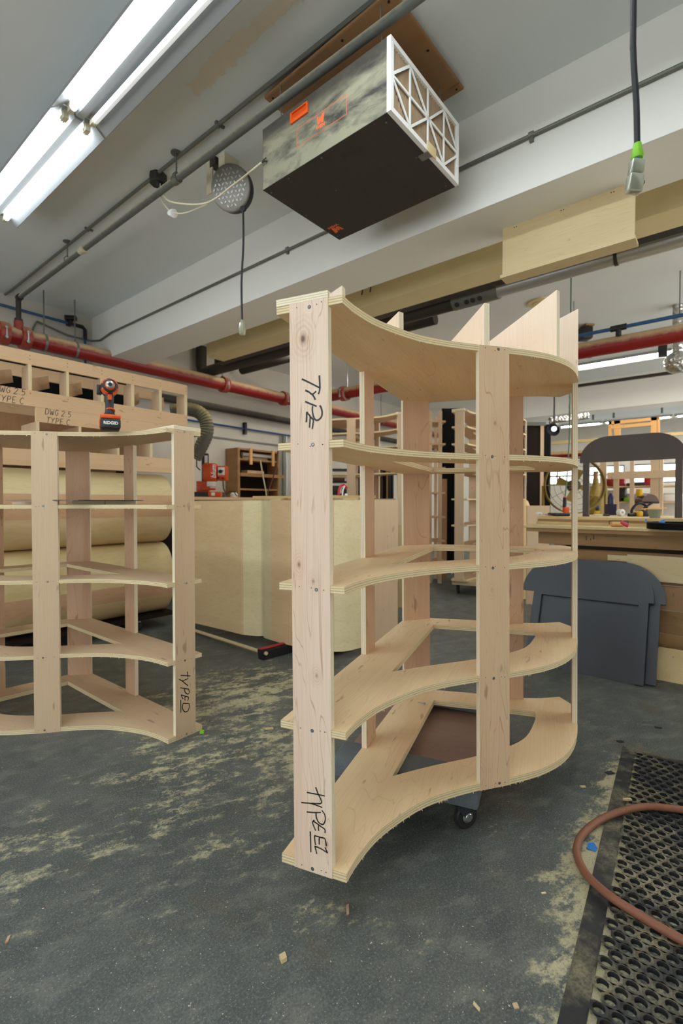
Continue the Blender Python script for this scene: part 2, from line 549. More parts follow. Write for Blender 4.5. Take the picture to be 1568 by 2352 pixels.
def mat_floor():
    n = N('concrete_with_sawdust')
    v = n.obj(vary=False)
    s = n.obj((1, 1, 1), (0, 0, radians(27)), vary=False)
    st = n.n('Mapping', i_Vector=s, i_Scale=(.62, 1.25, 1)).outputs[0]
    big = n.noise(v, 1.1, 4, .6)
    mid = n.noise(v, 7, 5, .6)
    fine = n.noise(v, 170, 3, .7)
    grit = n.noise(v, 420, 2, .6)
    col = n.mix(n.band(big, .3, .7), S(72, 79, 79), S(106, 109, 103))
    col = n.mix(n.math('MULTIPLY', n.band(mid, .38, .7), .65), col, S(64, 71, 72))
    col = n.mix(n.math('MULTIPLY', n.band(n.noise(st, 12, 6, .72), .5, .72), .55), col, S(140, 142, 130))
    brown = n.band(n.noise(v, 4.2, 3), .6, .72)
    col = n.mix(n.math('MULTIPLY', brown, .5), col, S(96, 84, 62))
    col = n.mix(n.math('MULTIPLY', n.band(fine, .5, .72), .6), col, S(134, 138, 130))
    col = n.mix(n.math('MULTIPLY', n.band(fine, .48, .28), .45), col, S(44, 50, 52))
    # drifts of sawdust dragged along one direction by brooms and wheels
    dn = n.math('ADD', n.math('MULTIPLY', n.noise(st, 6.0, 8, .72), .66), n.math('MULTIPLY', n.noise(v, 44, 5, .75), .34))
    sep = n.n('SeparateXYZ', i_0=v)
    x, y = sep.outputs[0], sep.outputs[1]

    def blob(cx, cy, rx, ry, amp):
        a = n.math('POWER', n.math('DIVIDE', n.math('SUBTRACT', x, cx), rx), 2.0)
        b = n.math('POWER', n.math('DIVIDE', n.math('SUBTRACT', y, cy), ry), 2.0)
        return n.math('MULTIPLY', n.math('SUBTRACT', 1.0, n.math('ADD', a, b), clamp=True), amp)
    acc = None
    for (px, py, rx, ry, amp) in ((560, 1720, .75, .85, .17), (420, 1900, .5, .55, .13), (560, 1590, .8, .6, .2), (480, 1700, .4, .4, .14), (120, 1960, .5, .6, .12), (620, 1600, .7, .5, .15), (690, 1560, 1.1, .5, .1), (740, 2080, .28, .35, .10), (330, 2050, .35, .45, .07), (1250, 1960, .3, .35, .09), (640, 1830, .35, .35, .12)):
        p = at(px, py, z=0)
        q = blob(p.x, p.y, rx, ry, amp)
        acc = q if acc is None else n.math('MAXIMUM', acc, q)
    # the drift that has gathered along the rubber mat
    o, e = cw(1.26, 2.14), cw(.40, .92)
    ex = (e - o).normalized(); ny = Vector((-ex.y, ex.x, 0))
    dist = n.math('ADD', n.math('MULTIPLY', n.math('SUBTRACT', x, o.x), ny.x), n.math('MULTIPLY', n.math('SUBTRACT', y, o.y), ny.y))
    dd = n.math('ABSOLUTE', dist)
    along = n.math('ADD', n.math('MULTIPLY', n.math('SUBTRACT', x, o.x), ex.x), n.math('MULTIPLY', n.math('SUBTRACT', y, o.y), ex.y))
    sg = 1.0 if ny.dot(RT) > 0 else -1.0
    under = n.math('MULTIPLY', n.math('MULTIPLY', n.band(n.math('MULTIPLY', dist, sg), .015, .04), n.band(along, .0, .03)), .16)
    drift = n.math('MULTIPLY', n.math('MULTIPLY', n.band(dd, .13, .0), n.math('MULTIPLY', n.band(along, -.02, .1), n.band(along, 1.7, 1.55))), .22)
    brk = n.math('MULTIPLY', n.band(n.noise(st, 15, 5, .7), .56, .40), -.10)
    m = n.band(n.math('ADD', n.math('ADD', n.math('ADD', n.math('ADD', dn, brk), acc), drift), under), .60, .70)
    m2 = n.math('MULTIPLY', m, n.band(n.math('ADD', fine, n.math('MULTIPLY', m, .12)), .34, .58))
    col = n.mix(n.math('MULTIPLY', m2, .85), col, n.mix(grit, S(172, 164, 128), S(204, 196, 158)))
    sp = n.band(n.noise(v, 300, 1, .3), .70, .74)
    col = n.mix(n.math('MULTIPLY', sp, .7), col, S(196, 196, 182))
    n.bump(n.math('ADD', fine, n.math('MULTIPLY', m2, .5)), .35, .0015)
    r = n.math('ADD', n.math('MULTIPLY', m2, .3), n.math('ADD', n.math('MULTIPLY', mid, .25), .38))
    return n.fin(col, r, spec=.4)
M['floor'] = mat_floor()


def mat_ceiling():
    n = N('ceiling_paint_flaking')
    v = n.obj(vary=False)
    f = n.noise(v, 2.2, 3)
    col = n.mix(f, S(218, 226, 229), S(228, 233, 234))
    sep = n.n('SeparateXYZ', i_0=v); x, y = sep.outputs[0], sep.outputs[1]
    p0, p1 = at(640, 15, z=3.25), at(440, 205, z=3.25)
    wob = n.math('MULTIPLY', n.math('SUBTRACT', n.noise(v, 9, 5, .7), .5), .16)
    dx = n.math('ABSOLUTE', n.math('ADD', n.math('SUBTRACT', x, (p0.x + p1.x) / 2), wob))
    a = n.band(dx, .045, .035)
    b = n.math('MULTIPLY', n.band(n.math('ADD', y, wob), p0.y - .4, p0.y - .38), n.band(n.math('ADD', y, wob), p1.y + .02, p1.y))
    mk = n.math('MULTIPLY', a, b)
    col = n.mix(mk, col, S(226, 219, 208))
    n.bump(n.math('SUBTRACT', 1.0, mk), .6, .004)
    return n.fin(col, .75)
M['ceiling'] = mat_ceiling()


def mat_blackbox(name, dust):
    n = N(name)
    v = n.obj(vary=False)
    f = n.noise(v, 5, 5, .65)
    st = n.noise(n.obj((1, .8, 2.2), (radians(24), 0, 0), vary=False), 5, 5, .62, .3)
    col = n.mix(n.noise(v, 60, 3), S(48, 46, 42), S(62, 58, 52))
    if dust:
        z = n.n('SeparateXYZ', i_0=v).outputs[2]
        up = n.band(z, .27, .2)
        m = n.math('MULTIPLY', n.band(st, .34, .56), n.math('ADD', n.math('MULTIPLY', up, .62), .12))
        col = n.mix(m, col, n.mix(f, S(150, 147, 124), S(172, 168, 140)))
    else:
        col = n.mix(n.math('MULTIPLY', n.band(st, .62, .7), .5), col, S(30, 28, 26))
    return n.fin(col, .62)
M['boxside'] = mat_blackbox('black_metal_dusty', True)
M['boxdark'] = mat_blackbox('black_metal_smudged', False)


def mat_mat():
    n = N('rubber_mat_sawdusty')
    v = n.obj(vary=False)
    g = n.n('NewGeometry'); z = n.n('SeparateXYZ', i_0=g.outputs['Normal']).outputs[2]
    f = n.noise(v, 5.5, 5, .65)
    m = n.math('MULTIPLY', n.math('MULTIPLY', n.band(f, .44, .62), n.band(z, .0, .8)), n.band(n.noise(v, 160, 3), .2, .6))
    col = n.mix(m, n.mix(n.noise(v, 60, 3), S(26, 28, 30), S(46, 47, 48)), S(136, 128, 102))
    n.bump(n.noise(v, 200, 3), .2, .001)
    return n.fin(col, .6)
M['mat'] = mat_mat()


def mat_pleat():
    n = N('filter_pleat_dust')
    f = n.noise(n.obj((1, 1, .3)), 60, 4, .6)
    return n.fin(n.mix(f, S(132, 108, 84), S(170, 148, 120)), .95)
M['pleat'] = mat_pleat()


def mat_veneer(name, axis, cols):
    """bent plywood skin: sheets of different veneers side by side along an axis"""
    n = N(name)
    v = n.obj((.5, .22, 1) if axis != 'z' else (.16, 1, 1), vary=True)
    raw = n.obj(vary=False)
    c = n.n('SeparateXYZ', i_0=raw).outputs['xyz'.index(axis)]
    f = n.noise(v, 10, 4, .6, .8)
    g = n.noise(v, 90, 2)
    col = None
    for (a, c1, c2) in cols:
        k = n.mix(n.math('MULTIPLY', n.band(f, .3, .7), .7), c1, c2)
        col = k if col is None else n.mix(n.band(c, a - .002, a + .002), col, k)
    col = n.mix(n.math('MULTIPLY', n.band(g, .5, .8), .2), col, S(150, 118, 72))
    return n.fin(col, .6, spec=.3)
# ------------------------------------------------------------------ the room
CZ = 3.25                      # ceiling height
WY = 5.85                      # back wall
struct(MB().box((-3, -3.5, -.1), (15.2, WY + .1, 0)).build('floor', M['floor'], origin=(0, 0, 0)), 'grey concrete floor dusted with pale sawdust')
struct(MB().box((-3, -3.5, CZ), (15.2, WY + .1, CZ + .1)).build('ceiling', M['ceiling'], origin=(0, 0, 0)), 'white painted ceiling with a flaking strip')
struct(MB().box((-3, WY, 0), (15.2, WY + .1, CZ)).build('wall_back', M['wall']), 'white painted back wall behind the red main')


def wall_with_windows(wname, axis, c, th, a0, a1, ys, zs, win0, label=None, pane='pane_fill_left'):
    """wall across axis at c with window openings; axis 'x' = wall plane x = c, 'y' = wall plane y = c"""
    w = MB()
    P = (lambda u, v, z: (v, u, z)) if axis == 'x' else (lambda u, v, z: (u, v, z))
    def bx(u0, u1, z0, z1, m=w, v0=0.0, v1=th):
        p, q = P(u0, c + v0, z0), P(u1, c + v1, z1)
        m.box([min(i, j) for i, j in zip(p, q)], [max(i, j) for i, j in zip(p, q)]); return m
    bx(a0, a1, 0, zs[0]); bx(a0, a1, zs[1], CZ)
    e = a0
    for a, b in ys:
        bx(e, a, *zs); e = b
    bx(e, a1, *zs)
    struct(w.build(wname, M['wall']), label)
    for i, (a, b) in enumerate(ys):
        o = P((a + b) / 2, c, zs[0])
        r = thing('window_%d' % (win0 + i), 'bright window, added for light where its wall is unseen', None, o); struct(r)
        f = MB(); t = .03; k = th * .2, th * .6
        bx(a, b, zs[0], zs[0] + t, f, *k); bx(a, b, zs[1] - t, zs[1], f, *k); bx(a, a + t, zs[0], zs[1], f, *k); bx(b - t, b, zs[0], zs[1], f, *k)
        bx(a, b, (zs[0] + zs[1]) / 2 - .02, (zs[0] + zs[1]) / 2 + .02, f, *k); bx((a + b) / 2 - .015, (a + b) / 2 + .015, zs[0], zs[1], f, *k)
        f.build('window_frame', M['grey'], r)
        bx(a, b, zs[0], zs[1], MB(), th * .62, th * .7).build('window_pane', M[pane], r)

wall_with_windows('wall_right', 'x', 15.0, .15, -3.5, WY, [(-2.6 + 1.22 * i, -1.58 + 1.22 * i) for i in range(7)], (1.62, 2.12), 1, 'far white wall with a row of high bright windows', 'pane')
wall_with_windows('wall_left', 'x', -3.0, -.15, -3.5, WY, [(-3.2 + 1.75 * i, -1.6 + 1.75 * i) for i in range(5)], (.25, 2.2), 8)  # unseen wall; its windows are added to light posts and ceiling
wall_with_windows('wall_front', 'y', -3.5, -.15, -3.0, 15, [(3.4 + 1.9 * i, 5.1 + 1.9 * i) for i in range(6)], (.25, 2.2), 13, None, 'pane_fill_front')  # windows added in this unseen wall as fill for the right and back
bb = MB().box((2.58, -3.5, 2.715), (2.98, WY, CZ)).build('ceiling_beam', M['beam']); struct(bb, 'white boxed ceiling beam beside the air filter')
bb = MB().box((9.4, -3.5, 2.715), (9.85, WY, CZ)).build('ceiling_beam', M['beam']); struct(bb, 'white ceiling beam far back above the workbench')
bb = MB().box((3.42, -3.5, 2.80), (3.66, 4.8, CZ)).build('ceiling_beam', M['cream']); struct(bb, 'cream painted ceiling beam behind the white one')


# ------------------------------------------------------------------ fluorescent fixtures
def fixture(xc, y0, y1, z, label, tubes=('tube', 'tube'), group='fluorescent ceiling fixtures', w=.14, n=10, bare=False):
    r = thing('fluorescent_fixture', label, 'ceiling light', (xc, (y0 + y1) / 2, z), 0, group)
    prof = [(-w, 0), (-w + .006, -.004), (-.078, .042), (-.03, .042), (-.018, .018), (.018, .018), (.03, .042), (.078, .042), (w - .006, -.004), (w, 0), (w, .004), (.08, .05), (-.08, .05), (-w, .004)]
    m = MB()
    m.prism([(xc + a, z + b) for a, b in prof], -y1, -y0, XZ)
    if bare: m = MB().box((xc - .06, y0, z + .034), (xc + .06, y1, z + .05))
    m.build('reflector', M['reflector'], r)
    MB().box((xc - .06, y0 + .01, z + .05), (xc + .06, y1 - .01, z + .1)).build('housing', M['white'], r)
    k = MB()
    for y in (y0 + .2, y1 - .2): k.box((xc - .02, y - .02, z + .1), (xc + .02, y + .02, CZ)).cut()
    k.parts('mounting_bracket', M['conduit'], r)
    for sx, t in zip((-1, 1), tubes):
        x = xc + sx * .055
        tb = MB().tube([(x, y0 + .05, z + .012), (x, y1 - .05, z + .012)], .0165, n).build('tube', M[t], r)
        h = MB()
        for y, dy in ((y0 + .012, .028), (y1 - .04, .028)):
            h.box((x - .012, y, z + .0), (x + .012, y + dy, z + .042))
            h.tube([(x, y + (.028 if y < (y0 + y1) / 2 else -.012), z + .012), (x, y + (.044 if y < (y0 + y1) / 2 else 0), z + .012)], .0172, 8).cut()
        h.parts('lamp_holder', M['ivory'], tb)
    return r

fixture(1.132, 2.70, 4.06, 3.09, 'fluorescent fixture at upper left with both tubes lit, farther from the camera')
fixture(1.132, 1.32, 2.68, 3.09, 'fluorescent fixture at upper left with one weak tube, butted to the farther one', ('tube', 'tubeoff'))
fixture(1.132, -.06, 1.30, 3.09, 'added unseen fluorescent fixture overhead, carrying the upper left row toward the camera', ('tube_fill', 'tube_fill'))  # added out of view to brighten the top of the near post
for i in range(3):
    fixture(-.9, -.6 + i * 1.5, .76 + i * 1.5, 3.09, 'added unseen fluorescent fixture lighting the camera side of the room', ('tube_fill', 'tube_fill'), group='added fill fixtures over the camera side')  # row added behind the view to light the near post's face
for i, y in enumerate((-3.3, -1.9)):
    fixture(4.35, y, y + 1.36, 3.0, 'added fluorescent fill fixture outside the view to the right', ('tube_fill', 'tube_fill'), group='added fill fixtures outside the view')  # added where the camera cannot see, for fill light
for i in range(3):
    y = .40 - i * 1.4
    fixture(7.46, y, y + 1.37, 3.0, ('lit fluorescent fixture just below the red pipe at right edge' if i == 0 else 'lit fluorescent fixture of the row beneath the red pipe'), ('tubefar', 'tubefar'), group='fixtures under the red pipe')
for i in range(4):
    y = 2.45 - i * 1.4
    fixture(13.0, y, y + 1.36, 3.0, ('left end of the far row of lights above the brown arch', 'second light of the far row above the brown arch', 'third light of the far row, near the right edge', 'last light of the far row')[i], ('tubefar', 'tubefar'), group='far row of fluorescent lights', n=8)
fixture(10.6, -.9, .46, 3.0, 'fluorescent fixture in the bay beyond the far white beam', ('tubefar', 'tubefar'), group='middle bay lights', n=8)
fixture(4.35, 3.3, 4.66, 3.12, 'added hidden fluorescent fixture above the bench with the orange boring machine', ('tubefar', 'tubefar'), group='added back bay fill lights')  # this one and the next are added out of sight to fill the back bays
fixture(6.6, 3.3, 4.66, 3.12, 'added hidden fluorescent fixture above the tall wooden shelves', ('tubefar', 'tubefar'), group='added back bay fill lights')

# ------------------------------------------------------------------ pipes and conduits
PX, PZ = 1.70, 3.085
py1 = at(45, 690, X=PX).y
r = thing('sprinkler_branch_pipe', 'dusty grey iron pipe hung under the ceiling, running to the red main', 'pipe', (PX, 2, PZ))
MB().tube([(PX, -2, PZ), (PX, py1, PZ)], .021, 14).build('pipe', M['pipe'], r)
riser = MB()
riser.tube([(PX, py1 - .03, PZ), (PX, py1 + .02, PZ - .004), (PX, py1 + .035, PZ - .03), (PX, py1 + .035, 2.78)], .024, 12)
riser.tube([(PX, py1 + .035, PZ - .2), (PX, py1 + .035, PZ - .26)], .036, 10)
riser.tube([(PX, py1 - .02, PZ), (PX, py1 + .03, PZ)], .031, 12)
riser.build('riser', M['dark_iron'], r)
for px_, py_ in ((190, 575), (404, 402)):
    y = at(px_, py_, X=PX).y
    cp = MB(); cp.tube([(PX, y - .03, PZ), (PX, y + .02, PZ)], .028, 12)
    if px_ == 190: cp.tube([(PX, y - .045, PZ), (PX, y + .045, PZ)], .0255, 12)
    cp.build('coupling', M['ivory'] if px_ == 190 else M['conduit'], r)
for px_, py_ in ((155, 605), (405, 400)):
    y = at(px_, py_, X=PX).y
    h = MB(); h.tube([(PX, y, PZ + .03), (PX, y, CZ)], .005, 8)
    h.lathe([(.034, -.004), (.034, 0), (.012, .002)], (PX, y, CZ - .004), (0, 0, 1), 14)
    h.tube([(PX, y, PZ + .05), (PX - .024, y, PZ + .02), (PX - .026, y, PZ), (PX, y, PZ - .026), (PX + .026, y, PZ), (PX + .024, y, PZ + .02), (PX, y, PZ + .05)], .0035, 6)
    h.build('hanger', M['conduit'], r)

jb = at(363, 412, z=CZ - .03)
cz = CZ - .012
e0 = at(25, 693, z=cz)
c = MB()
c.tube([(1.72, -2, cz), (1.72, e0.y - .35, cz), (1.71, e0.y - .12, cz - .002), (1.62, e0.y + .06, cz - .01), (1.3, e0.y + .14, cz - .01)], .011, 10)
r = thing('overhead_conduit', 'thin grey conduit fixed along the ceiling above the iron pipe', 'conduit', (1.72, 2, cz))
c.build('conduit', M['conduit'], r)
k = MB()
for px_, py_ in ((515, 297), (215, 533)):
    y = at(px_, py_, z=cz).y
    k.tube([(1.72, y - .01, cz), (1.72, y + .01, cz)], .016, 8); k.box((1.70, y - .008, cz), (1.76, y + .008, cz + .012)).cut()
k.parts('strap', M['conduit'], r)
r = thing('junction_box', 'octagonal grey junction box on the ceiling conduit with hanging cord ends', 'junction box', (jb.x, jb.y, CZ - .06))
MB().lathe([(.052, 0), (.056, .004), (.056, .06)], (jb.x, jb.y, CZ - .062), (0, 0, 1), 8).build('box', M['dark_iron'], r)
for dx in (-.015, .018):
    MB().tube([(jb.x + dx, jb.y - .02, CZ - .06), (jb.x + dx + .01, jb.y - .04, CZ - .1)], .012, 10).build('cord_grip', M['char'], r)

# conduit on the beam face
bz = at(900, 460, X=2.57).z
m = MB().tube([(2.568, -2.5, bz), (2.568, 5.35, bz - .01), (2.568, 5.62, bz - .04), (2.54, 5.78, bz - .02), (2.3, 5.82, bz - .01), (2.0, 5.83, bz + .06), (1.93, 5.83, bz - .1)], .011, 10)
r = thing('face_conduit', 'thin grey conduit running along the face of the white beam', 'conduit', (2.568, 2, bz))
m.build('conduit', M['conduit'], r)
k = MB()
for px_, py_ in ((660, 574), (1220, 310)):
    y = at(px_, py_, X=2.568).y
    k.tube([(2.568, y - .012, bz), (2.568, y + .012, bz)], .0155, 8); k.box((2.562, y - .01, bz - .035), (2.579, y + .01, bz)).cut()
k.parts('strap', M['conduit'], r)

# red mains
RY, RZ, RR = 5.46, 2.72, .084
r = thing('sprinkler_main', 'long red dusty sprinkler main along the back wall', 'pipe', (3, RY, RZ))
MB().tube([(-1.5, RY, RZ), (11, RY, RZ)], RR, 24).build('pipe', M['red'], r)
def coupling(x, parent, axis='x', y=RY, z=RZ, rr=RR):
    d = Vector((1, 0, 0)) if axis == 'x' else Vector((0, 1, 0))
    p = Vector((x, y, z))
    m = MB(); m.lathe([(rr + .003, -.045), (rr + .024, -.04), (rr + .026, 0), (rr + .024, .04), (rr + .003, .045)], p, d, 20)
    cpl = m.build('coupling', M['redfit'], parent)
    n_ = d.cross(Vector((0, 0, 1)))
    if n_.dot(EYE - p) < 0: n_ = -n_
    b = MB(); q = p + n_ * (rr + .02) + Vector((0, 0, -.01))
    b.tube([q + Vector((0, 0, -.06)), q + Vector((0, 0, .06))], .009, 8)
    for s_ in (-.045, .045): b.tube([q + Vector((0, 0, s_ - .008)), q + Vector((0, 0, s_ + .008))], .017, 6)
    b.build('clamp_bolt', M['steel'], cpl)
for px_ in (8, 57, 514, 651, 684):
    coupling(at(px_, 800, Y=RY).x, r)
tee = MB().tube([(PX, py1 + .035, RZ + .05), (PX, py1 + .035, 2.86)], .042, 12); tee.build('riser_tee', M['redfit'], r)
for px_ in (101, 172, 510, 875):
    x = at(px_, 760, Y=RY).x
    h = MB(); h.tube([(x, RY, RZ + .08), (x, RY, CZ)], .007, 8)
    h.lathe([(RR + .004, -.012), (RR + .004, .012)], (x, RY, RZ), (1, 0, 0), 20, cap=False)
    h.build('hanger_rod', M['conduit'], r)
BX = 5.62
r = thing('sprinkler_cross_pipe', 'red dusty sprinkler pipe crossing overhead at right behind the curved shelf', 'pipe', (BX, 2, 2.70))
MB().tube([(BX, RY - .05, 2.72), (BX, 4.9, 2.72), (BX, -3.2, 2.695)], .084, 24).build('pipe', M['red'], r)
coupling(BX, r, 'y', at(790, 900, X=BX).y, 2.715)
coupling(BX, r, 'y', RY - .18, 2.72)
for px_ in (797, 1316):
    y = at(px_, 850, X=BX).y
    h = MB().tube([(BX, y, 2.78), (BX, y, CZ)], .009, 8)
    h.lathe([(.088, -.015), (.088, .015)], (BX, y, 2.70), (0, 1, 0), 20, cap=False)
    h.build('hanger_rod', M['duct'], r)

# blue water pipe high on the back wall
q0, q1 = at(0, 703, Y=5.78), at(196, 752, Y=5.78)
zb = q1.z
m = MB().tube([(-1, 5.79, zb), (q1.x - .06, 5.79, zb)], .014, 10)
r = thing('blue_pipe', 'blue plastic pipe with a black elbow high on the back wall', 'pipe', (1, 5.79, zb))
m.tube([(q1.x, 5.79, zb - .1), (q1.x, 5.79, 2.1)], .014, 10); m.build('pipe', M['blue'], r)
MB().tube([(q1.x - .10, 5.79, zb), (q1.x - .03, 5.79, zb), (q1.x, 5.79, zb - .03), (q1.x, 5.79, zb - .14)], .021, 10).build('elbow', M['black'], r)
cx = at(160, 735, Y=5.79).x
m = MB().box((cx - .02, 5.75, zb - .02), (cx + .02, 5.84, zb + .03)); m.tube([(cx - .05, 5.79, zb + .05), (cx + .06, 5.77, zb + .07)], .03, 10); m.build('clip', M['black'], r)

z1 = at(550, 945, Y=5.72).z
r = thing('black_drain_pipe', 'black pipe along the back wall under the red main', 'pipe', (5, 5.72, z1))
MB().tube([(2.4, 5.72, z1), (11, 5.72, z1 - .02)], .05, 14).build('pipe', M['dark_iron'], r)
z2 = at(550, 982, Y=5.8).z
r = thing('blue_air_line', 'thin blue air line along the back wall below the black pipe', 'pipe', (5, 5.8, z2))
MB().tube([(2.4, 5.81, z2), (8, 5.81, z2 - .01)], .013, 8).build('pipe', M['blue'], r)
x = at(563, 985, Y=5.8).x
MB().box((x - .02, 5.78, z2 - .09), (x + .02, 5.84, z2 + .09)).build('bracket', M['black'], r)
z3 = at(560, 1013, Y=5.84).z
tr = MB().box((2.4, 5.83, z3 - .012), (9, 5.85, z3 + .012)).build('trim_1', M['conduit']); struct(tr, 'narrow grey rail along the back wall')

# ducting under the cream beam
DX, DZ = 4.0, 2.885
ya, yb = at(1043, 680, X=DX).y, at(462, 850, X=DX).y
r = thing('spiral_duct', 'round metal duct running under the cream beam, bright near the right', 'duct', (DX, 2, DZ))
MB().tube([(DX, -2.5, DZ), (DX, ya, DZ)], .066, 18).build('bright_duct', M['duct'], r, )
MB().tube([(DX, ya, DZ), (DX, yb - .12, DZ), (DX, yb - .03, DZ + .02), (DX, yb, DZ + .1), (DX, yb, CZ - .002)], .074, 16).build('dark_duct', M['dark_iron'], r)
m = MB(); y2 = at(1145, 655, X=DX).y
m.tube([(DX, y2, DZ), (DX, ya, DZ)], .08, 18); fit = m.build('fitting', M['conduit'], r)
k = MB()
for px_ in (1056, 1078, 1092, 1108):
    y = at(px_, 686, X=DX).y
    k.lathe([(.016, 0), (.022, .006), (.016, .008)], (DX - .058, y, DZ - .058), (-1, 0, -1), 12).cut()
k.parts('port', M['char'], fit)
k = MB()
for px_ in (1415, 865, 700):
    y = at(px_, 600, X=DX).y
    k.lathe([(.071, -.012), (.071, .012)], (DX, y, DZ), (0, 1, 0), 18, cap=False); k.tube([(DX, y, DZ + .06), (DX, y, CZ)], .006, 6).cut()
k.parts('strap', M['dark_iron'], r)
# black cable tray beside it
TX, TZ = 3.78, 2.86
r = thing('cable_tray', 'black cable tray under the cream beam beside the duct', 'cable tray', (TX, 2, TZ))
MB().box((TX - .05, at(1600, 480, X=TX).y, TZ - .02), (TX + .06, at(500, 840, X=TX).y, TZ + .05)).build('tray', M['black'], r)
k = MB()
for px_ in (865, 885, 770, 1250):
    y = at(px_, 690, X=3.4).y
    k.tube([(3.40, y, 2.97), (3.40, y, CZ)], .008, 6); k.tube([(3.40, y, 2.98), (3.38, y + .05, 2.95), (3.38, y + .12, 3.0), (3.40, y + .16, 2.9)], .006, 6).cut()
k.parts('hook', M['dark_iron'], r)
PX2 = 4.6
r = thing('brown_drain_pipe', 'dull brown pipe hung beside the duct toward the back wall', 'pipe', (PX2, 4, 2.87))
MB().tube([(PX2, at(1000, 680, X=PX2).y, 3.03), (PX2, 5.6, 3.03)], .06, 14).build('pipe', M['dark_iron'], r)

# plywood box hung from the white beam
p0, p1 = at(1154, 530, X=2.85), at(1458, 434, X=2.85)
q0 = at(1155, 631, X=2.85)
r = thing('plywood_boxing', 'pale plywood boxing screwed under the white ceiling beam', 'boxing', (2.85, (p0.y + p1.y) / 2, q0.z))
MB().box((2.85, p1.y, q0.z), (2.868, p0.y, 2.715)).build('front_board', M['tany'], r)
m = MB().box((2.845, p1.y - .004, q0.z - .018), (2.95, p0.y + .012, q0.z)).build('bottom_board', M['tany'], r)
MB().box((2.868, p0.y - .018, q0.z), (2.95, p0.y, 2.715)).build('end_board', M['tany'], r)
k = MB()
for a in (.12, .5, .86):
    for d_ in (0, .012):
        k.lathe([(.003, 0), (.003, .001)], (2.849, p0.y + (p1.y - p0.y) * a + d_, 2.70), (-1, 0, 0), 8).cut()
k.parts('screw', M['hole'], r)

# ------------------------------------------------------------------ air filter and its ceiling board
fz = 2.70
FR = Euler((0, 0, radians(-.9))).to_matrix()
r = thing('filter_mounting_board', 'brown plywood board screwed to the ceiling above the air filter', 'board', (2.03, 1.5, 3.205), rot=Euler((0, 0, radians(-2.0))).to_matrix())
MB().rbox((-.31, -.40, 0), (.33, .42, .018), .02).build('board', M['brownboard'], r, local=True)
k = MB()
for (a, b) in ((-.28, .38), (.3, -.37), (.3, .05), (-.28, -.1), (-.28, -.36), (.02, -.37), (.3, -.2)):
    k.lathe([(.006, -.002), (.006, .001)], (a, b, -.0006), (0, 0, 1), 8).cut()
k.parts('screw', M['hole'], r, local=True)

W_, L_, H_ = .61, .79, .305
fx, fy = 1.685, 1.105
r = thing('air_filtration_unit', 'black box-shaped air filter hung from the ceiling with pleated filter end', 'air filter', (fx, fy, fz), rot=FR)
m = MB()
m.box((0, .02, 0), (.002, L_, H_)); m.box((W_ - .002, .02, 0), (W_, L_, H_)); m.box((0, L_ - .002, 0), (W_, L_, H_)); m.box((.002, .02, H_ - .002), (W_ - .002, L_ - .002, H_))
case = m.build('casing', M['boxside'], r, local=True)
MB().box((0, .02, -.002), (W_, L_, 0)).build('bottom_plate', M['boxdark'], r, local=True)
k = MB()
for (a, b) in ((.04, .05), (.04, .77), (.3, .77), (.57, .77), (.57, .05), (.3, .06), (.02, .62), (.02, .4), (.24, .5)):
    k.lathe([(.004, -.002), (.004, .0)], (a, b, -.0022), (0, 0, 1), 8).cut()
k.parts('screw', M['screw'], r, local=True)
# orange recessed handle and printed panel on the long side (x = 0), y runs 0.02 .. L
sidefr = lambda a, b, c: Vector((-c, a, b))
def side_yz(px_, py_):
    w = hit(px_, py_, Vector((fx, fy, fz)), FR @ Vector((1, 0, 0)))
    return MW[r.name].inverted() @ w
hc = side_yz(688, 261)
hd = MB(); hw, hh = .058, .026
hd.prism([(hc.y - hw, hc.z - hh), (hc.y + hw, hc.z - hh), (hc.y + hw, hc.z + hh), (hc.y - hw, hc.z + hh)], 0, .008, sidefr, holes=[[(hc.y - hw + .01, hc.z - hh + .016), (hc.y + hw - .01, hc.z - hh + .016), (hc.y + hw - .01, hc.z + hh - .006), (hc.y - hw + .01, hc.z + hh - .006)]])
h_ = hd.build('handle', M['orange'], r, local=True)
MB().box((-.0012, hc.y - hw + .01, hc.z - hh + .016), (-.0006, hc.y + hw - .01, hc.z + hh - .006)).build('recess', M['orangemetal'], h_, local=True)
c0, c1, c2, c3 = (side_yz(*p) for p in ((681, 293), (796, 220), (796, 264), (682, 337)))
ya_, yb_ = (c1.y + c2.y) / 2, (c0.y + c3.y) / 2
za_, zb_ = (c3.z + c2.z) / 2, (c0.z + c1.z) / 2
pl = MB(); t = .0022
for (a0, a1, b0, b1) in ((ya_, yb_, za_, za_ + t), (ya_, yb_, zb_ - t, zb_), (ya_, ya_ + t, za_, zb_), (yb_ - t, yb_, za_, zb_)):
    pl.box((-.0006, a0, b0), (0, a1, b1))
pl.build('printed_border', M['logo'], r, local=True)

def w_mark(name, fr, s, parent):
    """bold W with a sliced look above the letters WEN"""
    m = MB()
    for P in ([(-1, .9), (-.62, .9), (-.42, -.05), (-.32, .55), (0, .72), (.06, .1), (.32, .95), (1, 1.15), (.72, -.75), (.12, -.62), (.02, -.1), (-.12, -.62), (-.72, -.62)],):
        m.prism([(a * s, b * s) for a, b in P], 0, .0005, fr)
    o = m.build(name, M['logo'], parent)
    text('lettering', 'WEN', s * .95, lambda a, b, c: fr(a, b - s * 1.25, c), M['logo'], o, bold=.0015)
    return o
TW = MW[r.name]
lc = side_yz(736, 281)
w_mark('printed_mark', lambda a, b, c: TW @ Vector((-c, lc.y - a, lc.z + b + .012)), .024, r)
lb = TW.inverted() @ at(773, 525, z=fz)
w_mark('printed_mark', lambda a, b, c: TW @ Vector((lb.x + b * .8 - .0, lb.y + a, -.002 - c)), .034, r)
